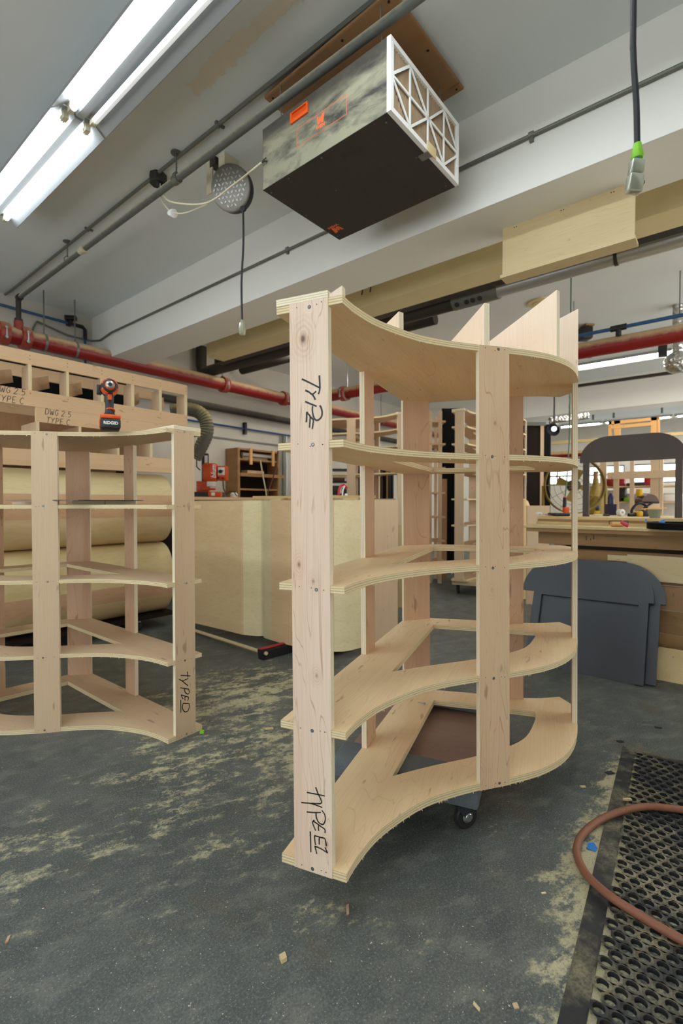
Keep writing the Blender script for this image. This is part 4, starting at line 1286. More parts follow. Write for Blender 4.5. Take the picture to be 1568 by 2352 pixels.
for (px_, py_, sz) in ((14, 905, .05), (126, 957, .048)):
    p = at(px_, py_, Y=CY)
    m = MB(); rq = random.Random(int(px_))
    for li, line in enumerate(('DWG 2.5', 'TYPE C')):
        x_ = p.x - sz * (1.35 if li == 0 else 1.2)
        for ch in line:
            for st in GLYPH.get(ch, ()):
                m.stroke([(x_ + (a * .55 + b * .12) * sz + rq.uniform(-.001, .001), p.z + sz * (.62 - li * 1.25) + (b - .5) * sz * .85) for a, b in st], .0042, lambda a, b, c: Vector((a, CY - c, b)))
            x_ += sz * (.3 if ch in ' .' else .62 if ch != 'W' else .7)
    m.build('marker_writing', M['ink'], r)

T1 = ((0.0, S(206, 178, 132), S(222, 200, 156)), (.97, S(206, 168, 130), S(190, 150, 114)), (1.155, S(216, 198, 150), S(228, 212, 170)))
T2 = ((0.0, S(196, 168, 124), S(210, 186, 142)), (.29, S(206, 168, 132), S(192, 154, 118)), (.41, S(206, 184, 132), S(226, 208, 160)))
for nm, z0, z1, cols, lab in (('bent_panel', .118, .738, T2, 'lower of two long bent plywood panels stacked behind the left shelf unit'), ('bent_panel', .742, 1.346, T1, 'upper of two long bent plywood panels stacked behind the left shelf unit')):
    r = thing(nm, lab, 'bent panel', (1.4, 4.1, z0), 0, 'stacked bent plywood panels')
    vm = mat_veneer('veneer_bands', 'z', [(a - z0, b, c) for a, b, c in cols])
    zc, rz, ry = (z0 + z1) / 2, (z1 - z0) / 2, .27
    def prof(ry, rz, n=26):
        out = []
        for i in range(n + 1):
            t = -pi / 2 + pi * i / n
            out.append((4.11 - ry * abs(cos(t)) ** .72, zc + rz * (abs(sin(t)) ** .9) * (1 if t > 0 else -1)))
        return out
    o_, i_ = prof(ry, rz), prof(ry - .012, rz - .012)
    m = MB(); m.prism(o_ + i_[::-1], xl, cX(396), YZ, me=0, sm=True)
    m.build('bent_skin', vm, r)
    for x in (xl + .4, 1.5, cX(396) - .004):
        MB().prism(i_ + [(4.3, i_[-1][1]), (4.3, i_[0][1])], x - .018, x, YZ).build('former', M['tanply'], r)
dol = thing('panel_dolly', 'low caster dolly under the stacked bent panels', 'dolly', (1.5, 4.1, 0))
MB().box((.5, 3.88, .09), (2.42, 4.4, .117)).build('deck', M['darkcab'], dol)
for px_ in (325, 120):
    q = at(px_, 1436, z=.035); q.y = max(q.y, 3.9)
    wc = Vector((cX(px_), 3.93, .036))
    MB().lathe([(.02, -.014), (.036, -.01), (.036, .01), (.02, .014)], wc, (1, .25, 0), 18).build('wheel', M['tire'], dol)
    MB().box(wc + Vector((-.022, -.012, .0)), wc + Vector((.022, .012, .056))).build('caster_fork', M['duct'], dol)

# ------------------------------------------------------------------ curved counter
r = thing('curved_counter', 'veneered counter carcass with a wavy front and rounded end, behind the curved shelves', 'counter', (2.7, 2.8, .0))
pl = [(2.385, 3.68), (2.40, 3.4), (2.414, 2.96)] + [tuple(p) for p in catmull([(2.414, 2.96), (2.45, 2.84), (2.492, 2.79)], 4)] + [tuple(p) for p in catmull([(2.492, 2.788), (2.457, 2.72), (2.448, 2.45), (2.49, 2.22), (2.538, 2.116), (2.60, 2.058), (2.70, 2.032)], 5)] + [(3.20, 2.03)]
vm = mat_veneer('counter_veneer', 'y', [(-9, S(228, 212, 166), S(238, 224, 184)), (2.12 - 2.8, S(216, 186, 146), S(202, 170, 130)), (2.66 - 2.8, S(206, 194, 156), S(196, 182, 144)), (2.80 - 2.8, S(230, 216, 172), S(220, 204, 158)), (2.94 - 2.8, S(218, 194, 150), S(206, 178, 134))])
inn = [(p[0] + .014, p[1] + (.0 if i < len(pl) - 9 else .014)) for i, p in enumerate(pl)]
MB().prism(pl + inn[::-1], .065, 1.108, XY, sm=True).build('front_skin', vm, r)
MB().prism([(p[0] + .016, p[1] + .02) for p in pl[:-1]] + [(3.19, 2.06), (3.19, 3.68)], 1.08, 1.10, XY).build('top_panel', M['tany'], r)
MB().box((2.64, 2.2, 0), (3.1, 3.6, .065)).build('plinth', M['darkcab'], r)
p = MB().box((2.76, 2.024, .05), (3.2, 2.029, 1.112)); p.build('end_panel', M['tanply'], r)
q0, q1 = at(590, 1137, X=2.62), at(700, 1132, X=2.62)
m = MB(); m.prism([(2.50, 2.92), (2.60, 2.93), (2.86, 2.0), (2.76, 1.98)], 1.124, 1.143, XY, me=1)
tag(m.build('wooden_strip', [M['yelply'], M['edge_y']]), 'long pale wooden strip lying across the top of the curved counter', 'strip')
for k_, (a, b) in enumerate(((2.58, 2.72), (2.74, 2.12))):
    tag(MB().box((a - .03, b - .06, 1.1), (a + .05, b + .06, 1.124)).build('wood_block', M['tany']), ('far', 'near')[k_] + ' small block propping the wooden strip on the counter top', 'block')
b0 = at(786, 1127, d=3.9); b0.z = 1.143
r = thing('spring_clamp', 'red hand tool with white tips standing on the counter strip', 'clamp', (b0.x, b0.y, 1.1435))
ck = frame((b0.x, b0.y, 1.1435), RT, (0, 0, 1), -FH)
MB().tube([ck(-.03, 0, 0), ck(-.028, .05, 0), ck(-.012, .085, 0), ck(.012, .092, 0), ck(.03, .075, 0), ck(.036, .06, 0)], .011, 8).build('red_handle', M['crimson'], r)
MB().tube([ck(.0, .0, .01), ck(.004, .05, .01), ck(.02, .085, .01)], .006, 8).tube([ck(.03, .0, 0), ck(.032, .022, 0)], .012, 8).build('white_jaw', M['white'], r)

# broom
h0, h1 = at(440, 1446, z=.02), at(612, 1501, z=.05)
r = thing('push_broom', 'push broom with pale wooden handle and red-topped black bristle head on the floor', 'broom', (h1.x, h1.y, 0))
MB().tube([h0, h1], .0125, 10).build('handle', M['tany'], r)
a, b = at(608, 1519, z=.0), at(690, 1497, z=.0)
d = (b - a); d.z = 0; d.normalize(); nn = Vector((-d.y, d.x, 0))
fr_ = frame(a, d, nn, (0, 0, 1)); Lb = .42
bm = MB(); bm.prism([(-.028, .0), (.028, .0), (.042, .062), (-.034, .062)], 0, Lb, lambda x, y, c: fr_(c, x + .05, y)); bm.build('bristles', M['bristle'], r)
MB().rbox((0, .052, .062), (Lb, .084, .074), .005, fr=lambda p: fr_(p.x, p.y, p.z)).build('broom_head', M['redplastic'], r)

# ------------------------------------------------------------------ bench along the back wall with the boring machine
r = thing('back_workbench', 'long plain workbench against the white back wall', 'workbench', (4, 5.2, 0))
bt = at(445, 1141, Y=4.75).z
MB().box((2.75, 4.75, bt - .035), (5.42, 5.84, bt)).build('worktop', M['tanx'], r)
MB().box((2.75, 4.80, .0), (2.79, 5.8, bt - .035)).build('end_panel', M['tanply'], r)
MB().box((5.36, 4.80, .0), (5.40, 5.8, bt - .035)).build('end_panel', M['tanply'], r)
MB().box((2.79, 5.3, .1), (5.36, 5.32, bt - .035)).build('back_board', M['darkcab'], r)
D_ = at(490, 1142, Y=5.05).dot(FH)
k_ = D_ / FPX
bo = at(490, 1142, d=D_); bo.z = bt
r = thing('boring_machine', 'orange bench boring machine with black column and control dial', 'machine', bo)
mf = lambda p: bo + RT * ((p[0] - 490) * k_) + Vector((0, 0, (1140 - p[1]) * k_)) - FH * p[2]
def bx(n_, x0, y0, x1, y1, z0, z1, mat, par=None, rr=.006):
    fr_ = lambda p: bo + RT * p.x - FH * p.y + Vector((0, 0, p.z))
    return MB().rbox(((x0 - 490) * k_, z0, (1140 - y1) * k_), ((x1 - 490) * k_, z1, (1140 - y0) * k_), rr, fr=fr_).build(n_, M[mat], par or r)
bx('base_plate', 447, 1128, 512, 1140, -.12, .14, 'char')
bx('column', 463, 1039, 477, 1130, -.06, .0, 'black')
bx('scale_label', 470, 1044, 477, 1061, .001, .003, 'paper', rr=.001)
hd = bx('motor_body', 470, 1063, 502, 1104, -.03, .12, 'orangemetal', rr=.03)
text('brand_lettering', 'blum', .085, frame(mf((497, 1082, .1215)), Vector((0, 0, 1)), -RT, -FH), M['white'], hd, shear=.25, bold=.002)
cbx = bx('control_box', 503, 1069, 524, 1102, -.02, .09, 'orangemetal', rr=.01)
bx('control_plate', 505, 1072, 520, 1090, .0905, .092, 'paper', cbx, .001)
MB().lathe([(.022, 0), (.022, .02)], mf((511, 1082, .092)), -FH, 16).build('dial', M['black'], cbx)
for (a, b) in ((506, 1096), (516, 1097)): MB().lathe([(.012, 0), (.01, .012)], mf((a, b, .09)), -FH, 12).build('knob', M['black'], cbx)
MB().lathe([(.008, 0), (.006, .006)], mf((516, 1080, .092)), -FH, 10).build('pilot_lamp', M['redplastic'], cbx)
bx('drill_head', 480, 1104, 498, 1116, -.01, .1, 'paper'); bx('guard', 454, 1103, 482, 1130, -.02, .06, 'orangemetal'); bx('fence', 468, 1119, 498, 1124, .05, .09, 'orangemetal')
bx('pedal_box', 490, 1128, 517, 1139, .14, .24, 'orangemetal'); bx('warning_label', 497, 1130, 505, 1137, .2405, .242, 'paper', rr=.001)
MB().tube([mf(p) for p in ((462, 1040, -.02), (452, 1050, 0), (452, 1070, 0), (460, 1078, 0))], .008, 8).build('lever_hose', M['char'], r)
MB().tube([mf(p) for p in ((512, 1102, .0), (514, 1120, .02), (522, 1134, .05), (530, 1126, .05), (540, 1128, .05), (546, 1138, .05))], .007, 8).build('power_cord', M['black'], r)
MB().box(mf((503, 1102, -.02)), mf((503, 1102, -.02))).build if False else None
p = at(537, 1133, Y=5.2)
tag(MB().lathe([(.035, 0), (.05, .01), (.05, .05), (.03, .07)], (p.x, p.y, bt), (0, 0, 1), 16).build('white_tub', M['paper']), 'small round white tub on the back bench beside the orange machine', 'tub')

# wooden pigeonhole cabinet standing at the wall
YF = 5.56
x0, x1 = at(546, 1100, Y=YF).x, at(641, 1100, Y=YF).x
z1 = at(549, 1028, Y=YF).z
r = thing('wall_shelf_cabinet', 'open brown wooden shelf cabinet on the back wall right of the orange machine', 'cabinet', ((x0 + x1) / 2, 5.7, bt))
MB().box((x0, YF, bt), (x0 + .04, 5.84, z1)).build('side_panel', M['oldwood'], r); MB().box((x1 - .03, YF, bt), (x1, 5.84, z1)).build('side_panel', M['oldwood'], r)
MB().box((x0 + .04, YF, z1 - .025), (x1 - .03, 5.84, z1)).build('top_panel', M['oldwood'], r)
MB().box((x0 + .04, 5.81, bt), (x1 - .03, 5.84, z1 - .025)).build('back_panel', M['darkcab'], r)
zz = [at(575, y, Y=YF).z for y in (1056, 1090, 1124)]
for z in zz: MB().box((x0 + .04, YF + .01, z - .012), (x1 - .03, 5.81, z + .012)).build('shelf', M['oldwood'], r)
MB().box((x0 + .04, YF - .01, zz[1] - .03), (x1 + .1, YF + .01, zz[1] + .02)).build('shelf_lip', M['oldwood'], r)
for a in (575, 626):
    x = at(a, 1050, Y=YF).x
    MB().box((x - .024, YF - .02, zz[0] - .07), (x + .024, YF, z1 + .01)).build('hanging_batten', M['pinewood'], r)
for i, (a, b, dz, mt, lb) in enumerate(((556, 624, .045, 'paper', 'upper white paper roll on the top shelf of the brown wall cabinet'), (560, 618, .012, 'ivory', 'lower grey-white paper roll on the top shelf of the brown wall cabinet'))):
    xa, xb = at(a, 1050, Y=5.66).x, at(b, 1050, Y=5.66).x
    tag(MB().tube([(xa, 5.66 + i * .06, zz[0] + .04 + dz * (1 - i)), (xb, 5.66 + i * .06, zz[0] + .04 + dz * (1 - i))], .028, 12).build('paper_roll', M[mt]), lb, 'paper roll', 'paper rolls in the wall cabinet')
xa, xb = at(566, 1080, Y=5.62).x, at(604, 1080, Y=5.62).x
tag(MB().box((xa, 5.60, zz[1] + .012), (xb, 5.74, zz[1] + .065)).build('wood_offcuts', M['pink']), 'pinkish wood blocks lying on the middle shelf of the wall cabinet', 'block')
for lb, mt, pts in (('cream cord hanging down in front of the brown wall cabinet', 'ivory', ((598, 1058), (603, 1090), (609, 1120), (612, 1140))), ('dark maroon air hose hanging down in front of the brown wall cabinet', 'maroon', ((638, 1035), (634, 1075), (622, 1110), (611, 1134)))):
    q = [at(a, b, Y=5.50) for a, b in pts]; q[-1].z = bt + .01
    tag(MB().tube(catmull(q, 5), .010, 8).build('air_hose' if mt == 'maroon' else 'cream_cable', M[mt]), lb, 'cord')
for i, a in enumerate((650, 657)):
    x = at(a, 1080, Y=5.8).x
    tag(MB().tube([(x, 5.80, bt), (x, 5.80, 2.2)], .022, 10).build('wall_conduit', M['duct' if i else 'conduit']), ('left' if not i else 'right') + ' of two vertical conduits on the back wall just left of the tall marked post', 'conduit')

# flexible ribbed hose
pts = catmull([at(a, b, d=5.7) for a, b in ((395, 944), (430, 940), (458, 948), (473, 968), (474, 995), (462, 1025), (446, 1052))], 9)
rad = [.075 + .006 * (i % 2) for i in range(len(pts))]
tag(MB().tube(pts, rad, 16).build('ribbed_dust_hose', M['dusthose']), 'dusty ribbed flexible hose curving down behind the left shelf top', 'hose')

# ------------------------------------------------------------------ tall shelves and boards in the back centre
def facing(ux, uy):
    u = cw(ux, uy).normalized(); return Euler((0, 0, atan2(-u.x, u.y))).to_matrix()
tl = (.405, .665, .976, 1.30, 1.625, 1.825)
def tall(px_, dd, s, u, lab, z0=.165):
    q = at(px_, 1155, d=dd); 
    R = facing(*u); half = .09
    o = Vector((q.x, q.y, z0)) - (R @ Vector((s * half, 0, 0)))
    t, _ = curved_shelf('tall_curved_shelf', lab, 'shelf unit', s, o, R, (M['tanply'], M['tanply']), M['tanslab'], M['tanply'], 'tall curved shelf units at the back', levels=tl, top=2.01, screws=False, splinters=False)
    return t
tb = tall(1054, 5.66, 1, (.42, .9), 'tall plywood shelf unit on casters at the back, right of the black panels')
ta = tall(921, 5.9, -1, (-.5, .86), 'tall plywood shelf unit seen behind the back left post of the large shelf', .165)
for i, t in enumerate((tb, ta)):
    dly = thing('shelf_dolly', ('caster dolly under the right of the two tall shelf units at the back', 'caster dolly under the left of the two tall shelf units at the back')[i], 'dolly', (t.location.x, t.location.y, 0), rot=MW[t.name].to_3x3())
    R = MW[dly.name]; s = 1 if i == 0 else -1
    F_ = lambda p: R @ Vector((p[0] * s, p[1], p[2]))
    MB().box((.0, .05, .115), (.45, 1.1, .163), fr=F_).build('deck', M['tany'], dly)
    for a, b in ((.06, .12), (.40, .3), (.06, 1.0), (.4, 1.0)):
        c = F_((a, b, .045)); w = MB().lathe([(.03, -.014), (.045, -.01), (.045, .01), (.03, .014)], c, RT, 18).build('wheel', M['tire'], dly)
        MB().box((a - .02, b - .012, .045), (a + .02, b + .012, .115), fr=F_).build('caster_fork', M['char'], dly)
dd = 6.5
q = at(1000, 1155, d=dd); g = lambda px_, y, z: Vector((0, 0, 0)) + at(px_, 1155, d=dd + y) * 1.0
r = thing('ladder_rack', 'narrow plywood ladder rack with short rungs between the tall shelf units', 'rack', (q.x, q.y, 0))
zt_ = at(1000, 944, d=dd).z
fo = frame((q.x, q.y, 0), RT, FH, (0, 0, 1))
for a, b, w_ in ((-.095, 0, .045), (.035, 0, .05), (-.07, .4, .04), (.06, .4, .04)):
    MB().box((a, b, 0), (a + w_, b + .02, zt_), fr=fo).build('stile', M['tanply'], r)
for y in (968, 1020, 1075, 1132, 1188, 1243, 1290):
    z = at(1000, y, d=dd).z
    MB().box((-.09, -.005, z - .012), (.13, .42, z + .012), fr=fo).build('rung', M['tanx'], r)
def slab_at(name, px0, px1, y0, y1, dd, th, mat, lab, cat, floor=True):
    a, b = at(px0, 1155, d=dd), at(px1, 1155, d=dd)
    z0 = 0 if floor else at(px0, y1, d=dd).z; z1 = at(px0, y0, d=dd).z
    w_ = (b - a).length
    return tag(MB().box((0, 0, z0), (w_, th, z1), fr=frame((a.x, a.y, 0), RT, FH, (0, 0, 1))).build(name, M[mat]), lab, cat)
slab_at('black_sheet', 1014, 1030, 938, 1340, 7.4, .03, 'blackpanel', 'tall black sheet standing behind the ladder rack, left one', 'sheet')
slab_at('black_sheet', 1029, 1058, 938, 1340, 7.6, .03, 'blackpanel', 'tall black sheet standing behind the tall shelf unit, right one', 'sheet')
slab_at('brown_board', 1014, 1026, 1100, 1330, 6.9, .02, 'brownply', 'narrow brown board standing beside the black panels', 'board')
slab_at('leaning_board', 915, 929, 1206, 1385, 5.0, .02, 'yelply', 'short pale board standing right of the counter end', 'board')
slab_at('leaning_board', 926, 940, 1118, 1390, 5.15, .02, 'yelply', 'taller yellowish board standing beside the tall shelf, behind the shelf post', 'board')
# dark shelving and sheet stock behind the counter
r = thing('tool_shelving', 'dark metal shelving of tools behind the counter', 'shelving', at(800, 1155, d=7.75) * 1); r.location.z = 0; MW[r.name] = Matrix.Translation(r.location)
a = at(756, 1155, d=7.75); f4 = frame((a.x, a.y, 0), RT, FH, (0, 0, 1))
for x in (0, .46): 
    for y in (0, .4): MB().box((x, y, 0), (x + .03, y + .03, 1.95), fr=f4).build('upright', M['black'], r)
zs_ = [1.0, 1.22, 1.42, 1.62, 1.9]
for z in zs_: MB().box((0, 0, z), (.49, .43, z + .02), fr=f4).build('shelf', M['black'], r)
for i, (x, w_, h_, z, mt) in enumerate(((.04, .12, .13, 1.24, 'char'), (.2, .1, .1, 1.24, 'grey'), (.33, .11, .14, 1.24, 'paper'), (.05, .2, .12, 1.44, 'maroon'), (.28, .15, .13, 1.44, 'char'), (.08, .14, .15, 1.02, 'white'), (.26, .16, .12, 1.02, 'oldwood'))):
    tag(MB().rbox((x, .05, z), (x + w_, .25, z + h_), .01, fr=f4).build('tool_case', M[mt]), '%s tool case, %s on the %s shelf of the dark tool shelving' % (mt.replace('char', 'charcoal').replace('paper', 'off-white').replace('oldwood', 'tan'), ('left', 'middle', 'right', 'left', 'right', 'left', 'right')[i], ('middle', 'middle', 'middle', 'upper', 'upper', 'lower', 'lower')[i]), 'case', 'cases on the dark tool shelving')
for i in range(7):
    mt = ('blackpanel', 'char', 'maroon', 'blackpanel', 'oldwood', 'char', 'black')[i]
    x_ = 862 + i * 6.2
    a, b = at(x_, 1155, d=7.6), at(x_ + 4.4, 1155, d=7.6)
    tag(MB().box((0, 0, 0), ((b - a).length, .6, 1.62 + .03 * (i % 3)), fr=frame((a.x, a.y, 0), RT, FH, (0, 0, 1))).build('stored_sheet', M[mt]), ('first', 'second', 'third', 'fourth', 'fifth', 'sixth', 'seventh')[i] + ' from the left of the dark sheets standing on edge behind the counter', 'sheet', 'dark sheets standing on edge')

tag(MB().box((.2, 4.62, 0), (2.36, 4.65, 2.26)).build('stored_black_board', M['blackpanel']), 'large black board stored upright behind the TYPE C ladder frame', 'board')
tag(MB().box((.25, 4.52, 0), (2.2, 4.54, 1.93)).build('stored_plywood_sheet', M['oldwood']), 'brownish plywood sheet stored upright behind the TYPE C ladder frame', 'sheet')
# ------------------------------------------------------------------ workbench at right
BX0, BX1, BZ = 3.70, 5.1, .925
yl = at(1207, 1203, X=BX0).y
r = thing('workbench', 'long rough wooden workbench at right loaded with tools and sheets', 'workbench', (4.4, 0, 0))
m = MB(); m.prism([(-1.6, BZ - .018), (yl, BZ - .018), (yl, BZ), (-1.6, BZ)], BX0 - .06, BX1, YZ, me=0); m.build('top_sheet', M['yelply'], r)
m = MB(); m.prism([(-1.6, BZ - .045), (yl - .02, BZ - .045), (yl - .02, BZ - .019), (-1.6, BZ - .019)], BX0 - .05, BX1, YZ); m.build('lower_sheet', M['oldwood'], r)
ya = at(1236, 1230, X=BX0).y
MB().box((BX0, -1.6, .79), (BX0 + .04, ya, BZ - .045)).build('apron', M['oldwood'], r)
MB().box((BX0 - .004, -1.6, .765), (BX0 + .03, at(1300, 1270, X=BX0).y, .79)).build('apron_ledge', M['darkcab'], r)
for z0, z1, mt in ((.56, .765, 'oldwood'), (.40, .555, 'brownply'), (.25, .395, 'oldwood'), (.09, .245, 'oldwood')):
    MB().box((BX0 + .01, -1.6, z0), (BX0 + .03, at(1262, 1300, X=BX0).y, z1)).build('front_board', M[mt], r)
for y in (ya - .1, .0, -1.5): MB().box((BX0 + .05, y - .09, 0), (BX0 + .14, y, .79)).build('leg', M['oldwood'], r)
for y in (ya - .1, .0, -1.5): MB().box((BX1 - .14, y - .09, 0), (BX1 - .05, y, .79)).build('leg', M['oldwood'], r)
k = MB()
for px_, py_, h in ((1346, 1236, .03), (1356, 1239, .012), (1363, 1234, .03)):
    p = at(px_, py_, X=BX0); k.box((BX0 - .0008, p.y - .003, p.z - h / 2), (BX0, p.y + .003, p.z + h / 2)).cut()
k.parts('pencil_mark', M['ink'], r)
p0, p1 = at(1395, 1281, X=3.675), at(1440, 1278, X=3.675)
m = MB().box((3.672, -1.2, .585), (3.69, p1.y, .748)); m.box((3.672, p1.y, .70), (3.69, p0.y, .738))
tag(m.build('light_plywood_strip', M['tany']), 'pale notched plywood strip leaning on the workbench front above the grey panels', 'board')
m = MB(); m.prism([(0, 0), (1.56, 0), (1.56, .20), (0, .20)], 0, .018, frame((3.52, -1.2, 0), (0, 1, 0), (.35, 0, 1)), me=1)
tag(m.build('floor_plywood_strip', [M['yelplyx'], M['edge']]), 'pale plywood board standing on the floor against the bench foot at right edge', 'board')

# two grey arched header panels leaning on the bench
lean = math.atan2(.30, .74)
def arch_panel(off, label, dx):
    o = Vector((3.335 + dx, .0, 0.0)); eh = Vector((sin(lean), 0, cos(lean))); ew = Vector((0, 1, 0)); en = ew.cross(eh)
    if en.x > 0: en = -en
    n_ = Vector((-cos(lean), 0, sin(lean)))
    P = lambda px_, py_: (lambda w: ((w - o).dot(ew), (w - o).dot(eh)))(hit(px_, py_, o, n_))
    w0 = P(1484, 1480)[0] + off            # right leg, outer edge
    hw = P(1503, 1370)[0] + off            # header, right end
    hn = P(1500, 1388)[1]                  # underside of the header wing
    top = P(1440, 1294)[1]
    W = P(1203, 1345)[0] + off             # header, left end
    wl = P(1212, 1480)[0] + off
    iw0, iw1, it = P(1464, 1440)[0] + off, P(1236, 1440)[0] + off, P(1350, 1378)[1]
    R = .24
    arc = lambda cx, cy, a0, a1: [(cx + R * cos(radians(a)), cy + R * sin(radians(a))) for a in range(a0, a1 + 1, 9)]
    outer = [(w0, .001), (w0, hn), (hw, hn), (hw, top - R)] + [(hw + R - R * cos(radians(a)), top - R + R * sin(radians(a))) for a in range(9, 91, 9)] + [(W - R + R * sin(radians(a)), top - R + R * cos(radians(a))) for a in range(0, 91, 9)] + [(W, hn), (wl, hn), (wl, .001), (iw1, .001), (iw1, it), (iw0, it), (iw0, .001)]
    r = thing('arched_panel', label, 'panel', (o.x, w0, 0), 0, 'grey arched panels leaning on the bench')
    MB().prism(outer, 0, .02, frame(o, ew, eh, n_)).build('arched_frame', M['grey'], r)
    MB().prism([(iw0 - .03, .001), (iw1 + .03, .001), (iw1 + .03, it + .03), (iw0 - .03, it + .03)], -.014, -.001, frame(o, ew, eh, n_)).build('recessed_sheet', M['grey'], r)
arch_panel(0, 'front one of two dark grey arched panels leaning on the workbench', 0)
arch_panel(-.062, 'rear one of two dark grey arched panels, peeking out past the front one', .048)

# plywood stack on the bench and the dark brown arch on it
ys = at(1231, 1195, X=3.95).y
SZ = at(1400, 1189, X=3.95).z
r = thing('plywood_stack', 'short stack of thick plywood lying on the workbench', 'plywood', (4.4, 0, BZ))
nst = 3; hst = (SZ - BZ) / nst
for i in range(nst):
    m = MB(); m.prism([(-1.3, BZ + i * hst + .0005), (ys - .01 * (i % 2), BZ + i * hst + .0005), (ys - .01 * (i % 2), BZ + (i + 1) * hst), (-1.3, BZ + (i + 1) * hst)], 3.95 + .004 * i, 4.85, YZ)
    m.build('sheet', M['yelply' if i != 1 else 'oldwood'], r)
AX = 4.18
py = lambda a, b: (lambda w: (w.y, w.z))(at(a, b, X=AX))
yL, yl1 = py(1331, 1060)[0], py(1338, 1100)[0]
yl0 = py(1352, 1100)[0]; yr1 = py(1550, 1100)[0]
zo, zt = py(1450, 1058)[1], py(1420, 1000)[1]
yr0 = yr1 - (yl1 - yl0); yR = yr0 - (yL - yl1)
R = .2
outer = [(yl1, SZ), (yl1, zo), (yL, zo), (yL, zt - R * .9)] + [(yL - R + R * cos(radians(a)), zt - R * .9 + R * .9 * sin(radians(a))) for a in range(9, 91, 9)] + [(yR + R - R * sin(radians(a)), zt - R * .9 + R * .9 * cos(radians(a))) for a in range(0, 91, 9)] + [(yR, zo), (yr0, zo), (yr0, SZ), (yr1, SZ), (yr1, zo), (yl0, zo), (yl0, SZ)]
r = thing('brown_arch_frame', 'dark brown arched panel with two legs standing upright on the workbench', 'panel', (AX, (yL + yR) / 2, SZ))
MB().prism(outer, AX, AX + .03, YZ).build('arched_frame', M['brownpaint'], r)

# small things on the bench
def on(px_, X, z):
    p = at(px_, 1190, X=X); return Vector((p.x, p.y, z))
f5 = lambda o: frame(o, RT, (0, 0, 1), -FH)
def sz(px_w, o): return px_w * (o.dot(FH)) / FPX
o = on(1420, 3.78, BZ); s_ = sz(1, o)
r = thing('glue_roller', 'hand glue roller with a red handle lying on the bench edge', 'roller', o)
g = f5(o)
MB().tube([g(-17 * s_, 6 * s_, 0), g(9 * s_, 6 * s_, 0)], 6 * s_, 14).build('roller_sleeve', M['pinewood'], r)
MB().tube([g(-21 * s_, 6 * s_, 0), g(-21 * s_, 13.5 * s_, 0), g(22 * s_, 13.5 * s_, 0), g(22 * s_, 2 * s_, 0), g(10 * s_, 3 * s_, 0)], .0035, 6).build('wire_frame', M['char'], r)
MB().tube([g(1 * s_, 12 * s_, .03), g(6 * s_, 6 * s_, .05), g(11 * s_, 3.5 * s_, .06)], .011, 10, r1=.013).build('handle', M['crimson'], r)
o = on(1545, 3.66, BZ); o.y -= .02
r = thing('black_ring_disc', 'shallow black round rim on the bench with bits of blue tape', 'disc', o)
MB().lathe([(.20, 0), (.225, 0), (.225, .04), (.20, .04), (.20, 0)], o + Vector((.05, -.06, 0)), (0, 0, 1), 40, cap=False).build('rim', M['blackpanel'], r)
MB().lathe([(.205, .01), (.205, .02)], o + Vector((.05, -.06, 0)), (0, 0, 1), 36).build('inner_board', M['oldwood'], r)
for i, (a, w_) in enumerate(((1478, .022), (1510, .045))):
    p = at(a, 1194, X=3.66 if i else 3.80); e = MB(); q = Vector((p.x, p.y, BZ + .041))
    e.prism([(0, 0), (w_, -.004), (w_ * 1.1, .02), (w_ * .5, .012)], 0, .0015, frame(q, RT, (Vector((0, 0, 1)) + FH * .6), -FH))
    tag(e.build('tape_scrap', M['bluetape']), ('small' if i == 0 else 'larger') + ' blue tape scrap stuck on the black round rim', 'tape')
o = on(1503, 4.05, SZ); s_ = sz(1, o)
r = thing('plastic_cup', 'clear plastic cup with glue on the plywood stack', 'cup', o)
MB().lathe([(10 * s_, 0), (15 * s_, 20 * s_), (14 * s_, 20 * s_), (9.4 * s_, 1 * s_)], o, (0, 0, 1), 24).build('cup_wall', M['clear'], r)
MB().lathe([(9.2 * s_, 1.5 * s_), (11 * s_, 9 * s_)], o, (0, 0, 1), 20).build('glue', M['white'], r)
q = f5(o + Vector((0, 0, 20.5 * s_)))
tag(MB().prism([(-32 * s_, -.004), (26 * s_, .004), (26 * s_, .011), (-32 * s_, .004)], -.01, .01, q).build('stir_stick', M['pinewood']), 'flat wooden stir stick laid across the plastic cup', 'stick')
def simple(name, px_, X, z, shape, mat, label, cat):
    o = on(px_, X, z); s_ = sz(1, o); m = MB(); shape(m, o, s_, f5(o))
    return tag(m.build(name, M[mat]), label, cat)
simple('roll_of_tape', 1425, 4.5, SZ, lambda m, o, s, g: m.lathe([(3 * s, -.018), (8 * s, -.018), (8 * s, .018), (3 * s, .018), (3 * s, -.018)], g(0, 8 * s, 0), -FH + RT * .3, 22, cap=False), 'paper', 'white tape roll standing on the plywood behind the brown arch', 'tape')
o = on(1463, 4.45, SZ); s_ = sz(1, o); g = f5(o)
r = thing('battery_tool', 'yellow and black battery tool lying left of the plastic cup', 'tool', o)
MB().rbox((-4 * s_, -.04, 0), (7 * s_, .04, 12 * s_), .008, fr=lambda p: g(p.x, p.z, p.y)).build('yellow_body', M['yellow'], r)
MB().rbox((7 * s_, -.035, 0), (22 * s_, .035, 14 * s_), .008, fr=lambda p: g(p.x, p.z, p.y)).build('battery', M['black'], r)
MB().tube([g(*p) for p in ((-4 * s_, 5 * s_, 0), (-14 * s_, 3 * s_, 0), (-20 * s_, 3 * s_, 0))], .016, 8).build('nozzle', M['black'], r)
o = on(1480, 4.75, SZ); s_ = sz(1, o); g = f5(o)
r = thing('brown_guard_saw', 'tool with a round brown guard and yellow handle standing on the bench', 'saw', o)
MB().box((-14 * s_, -.06, 0), (24 * s_, .06, 28 * s_), fr=lambda p: g(p.x, p.z, p.y)).build('base_block', M['tanply'], r)
dm = MB()
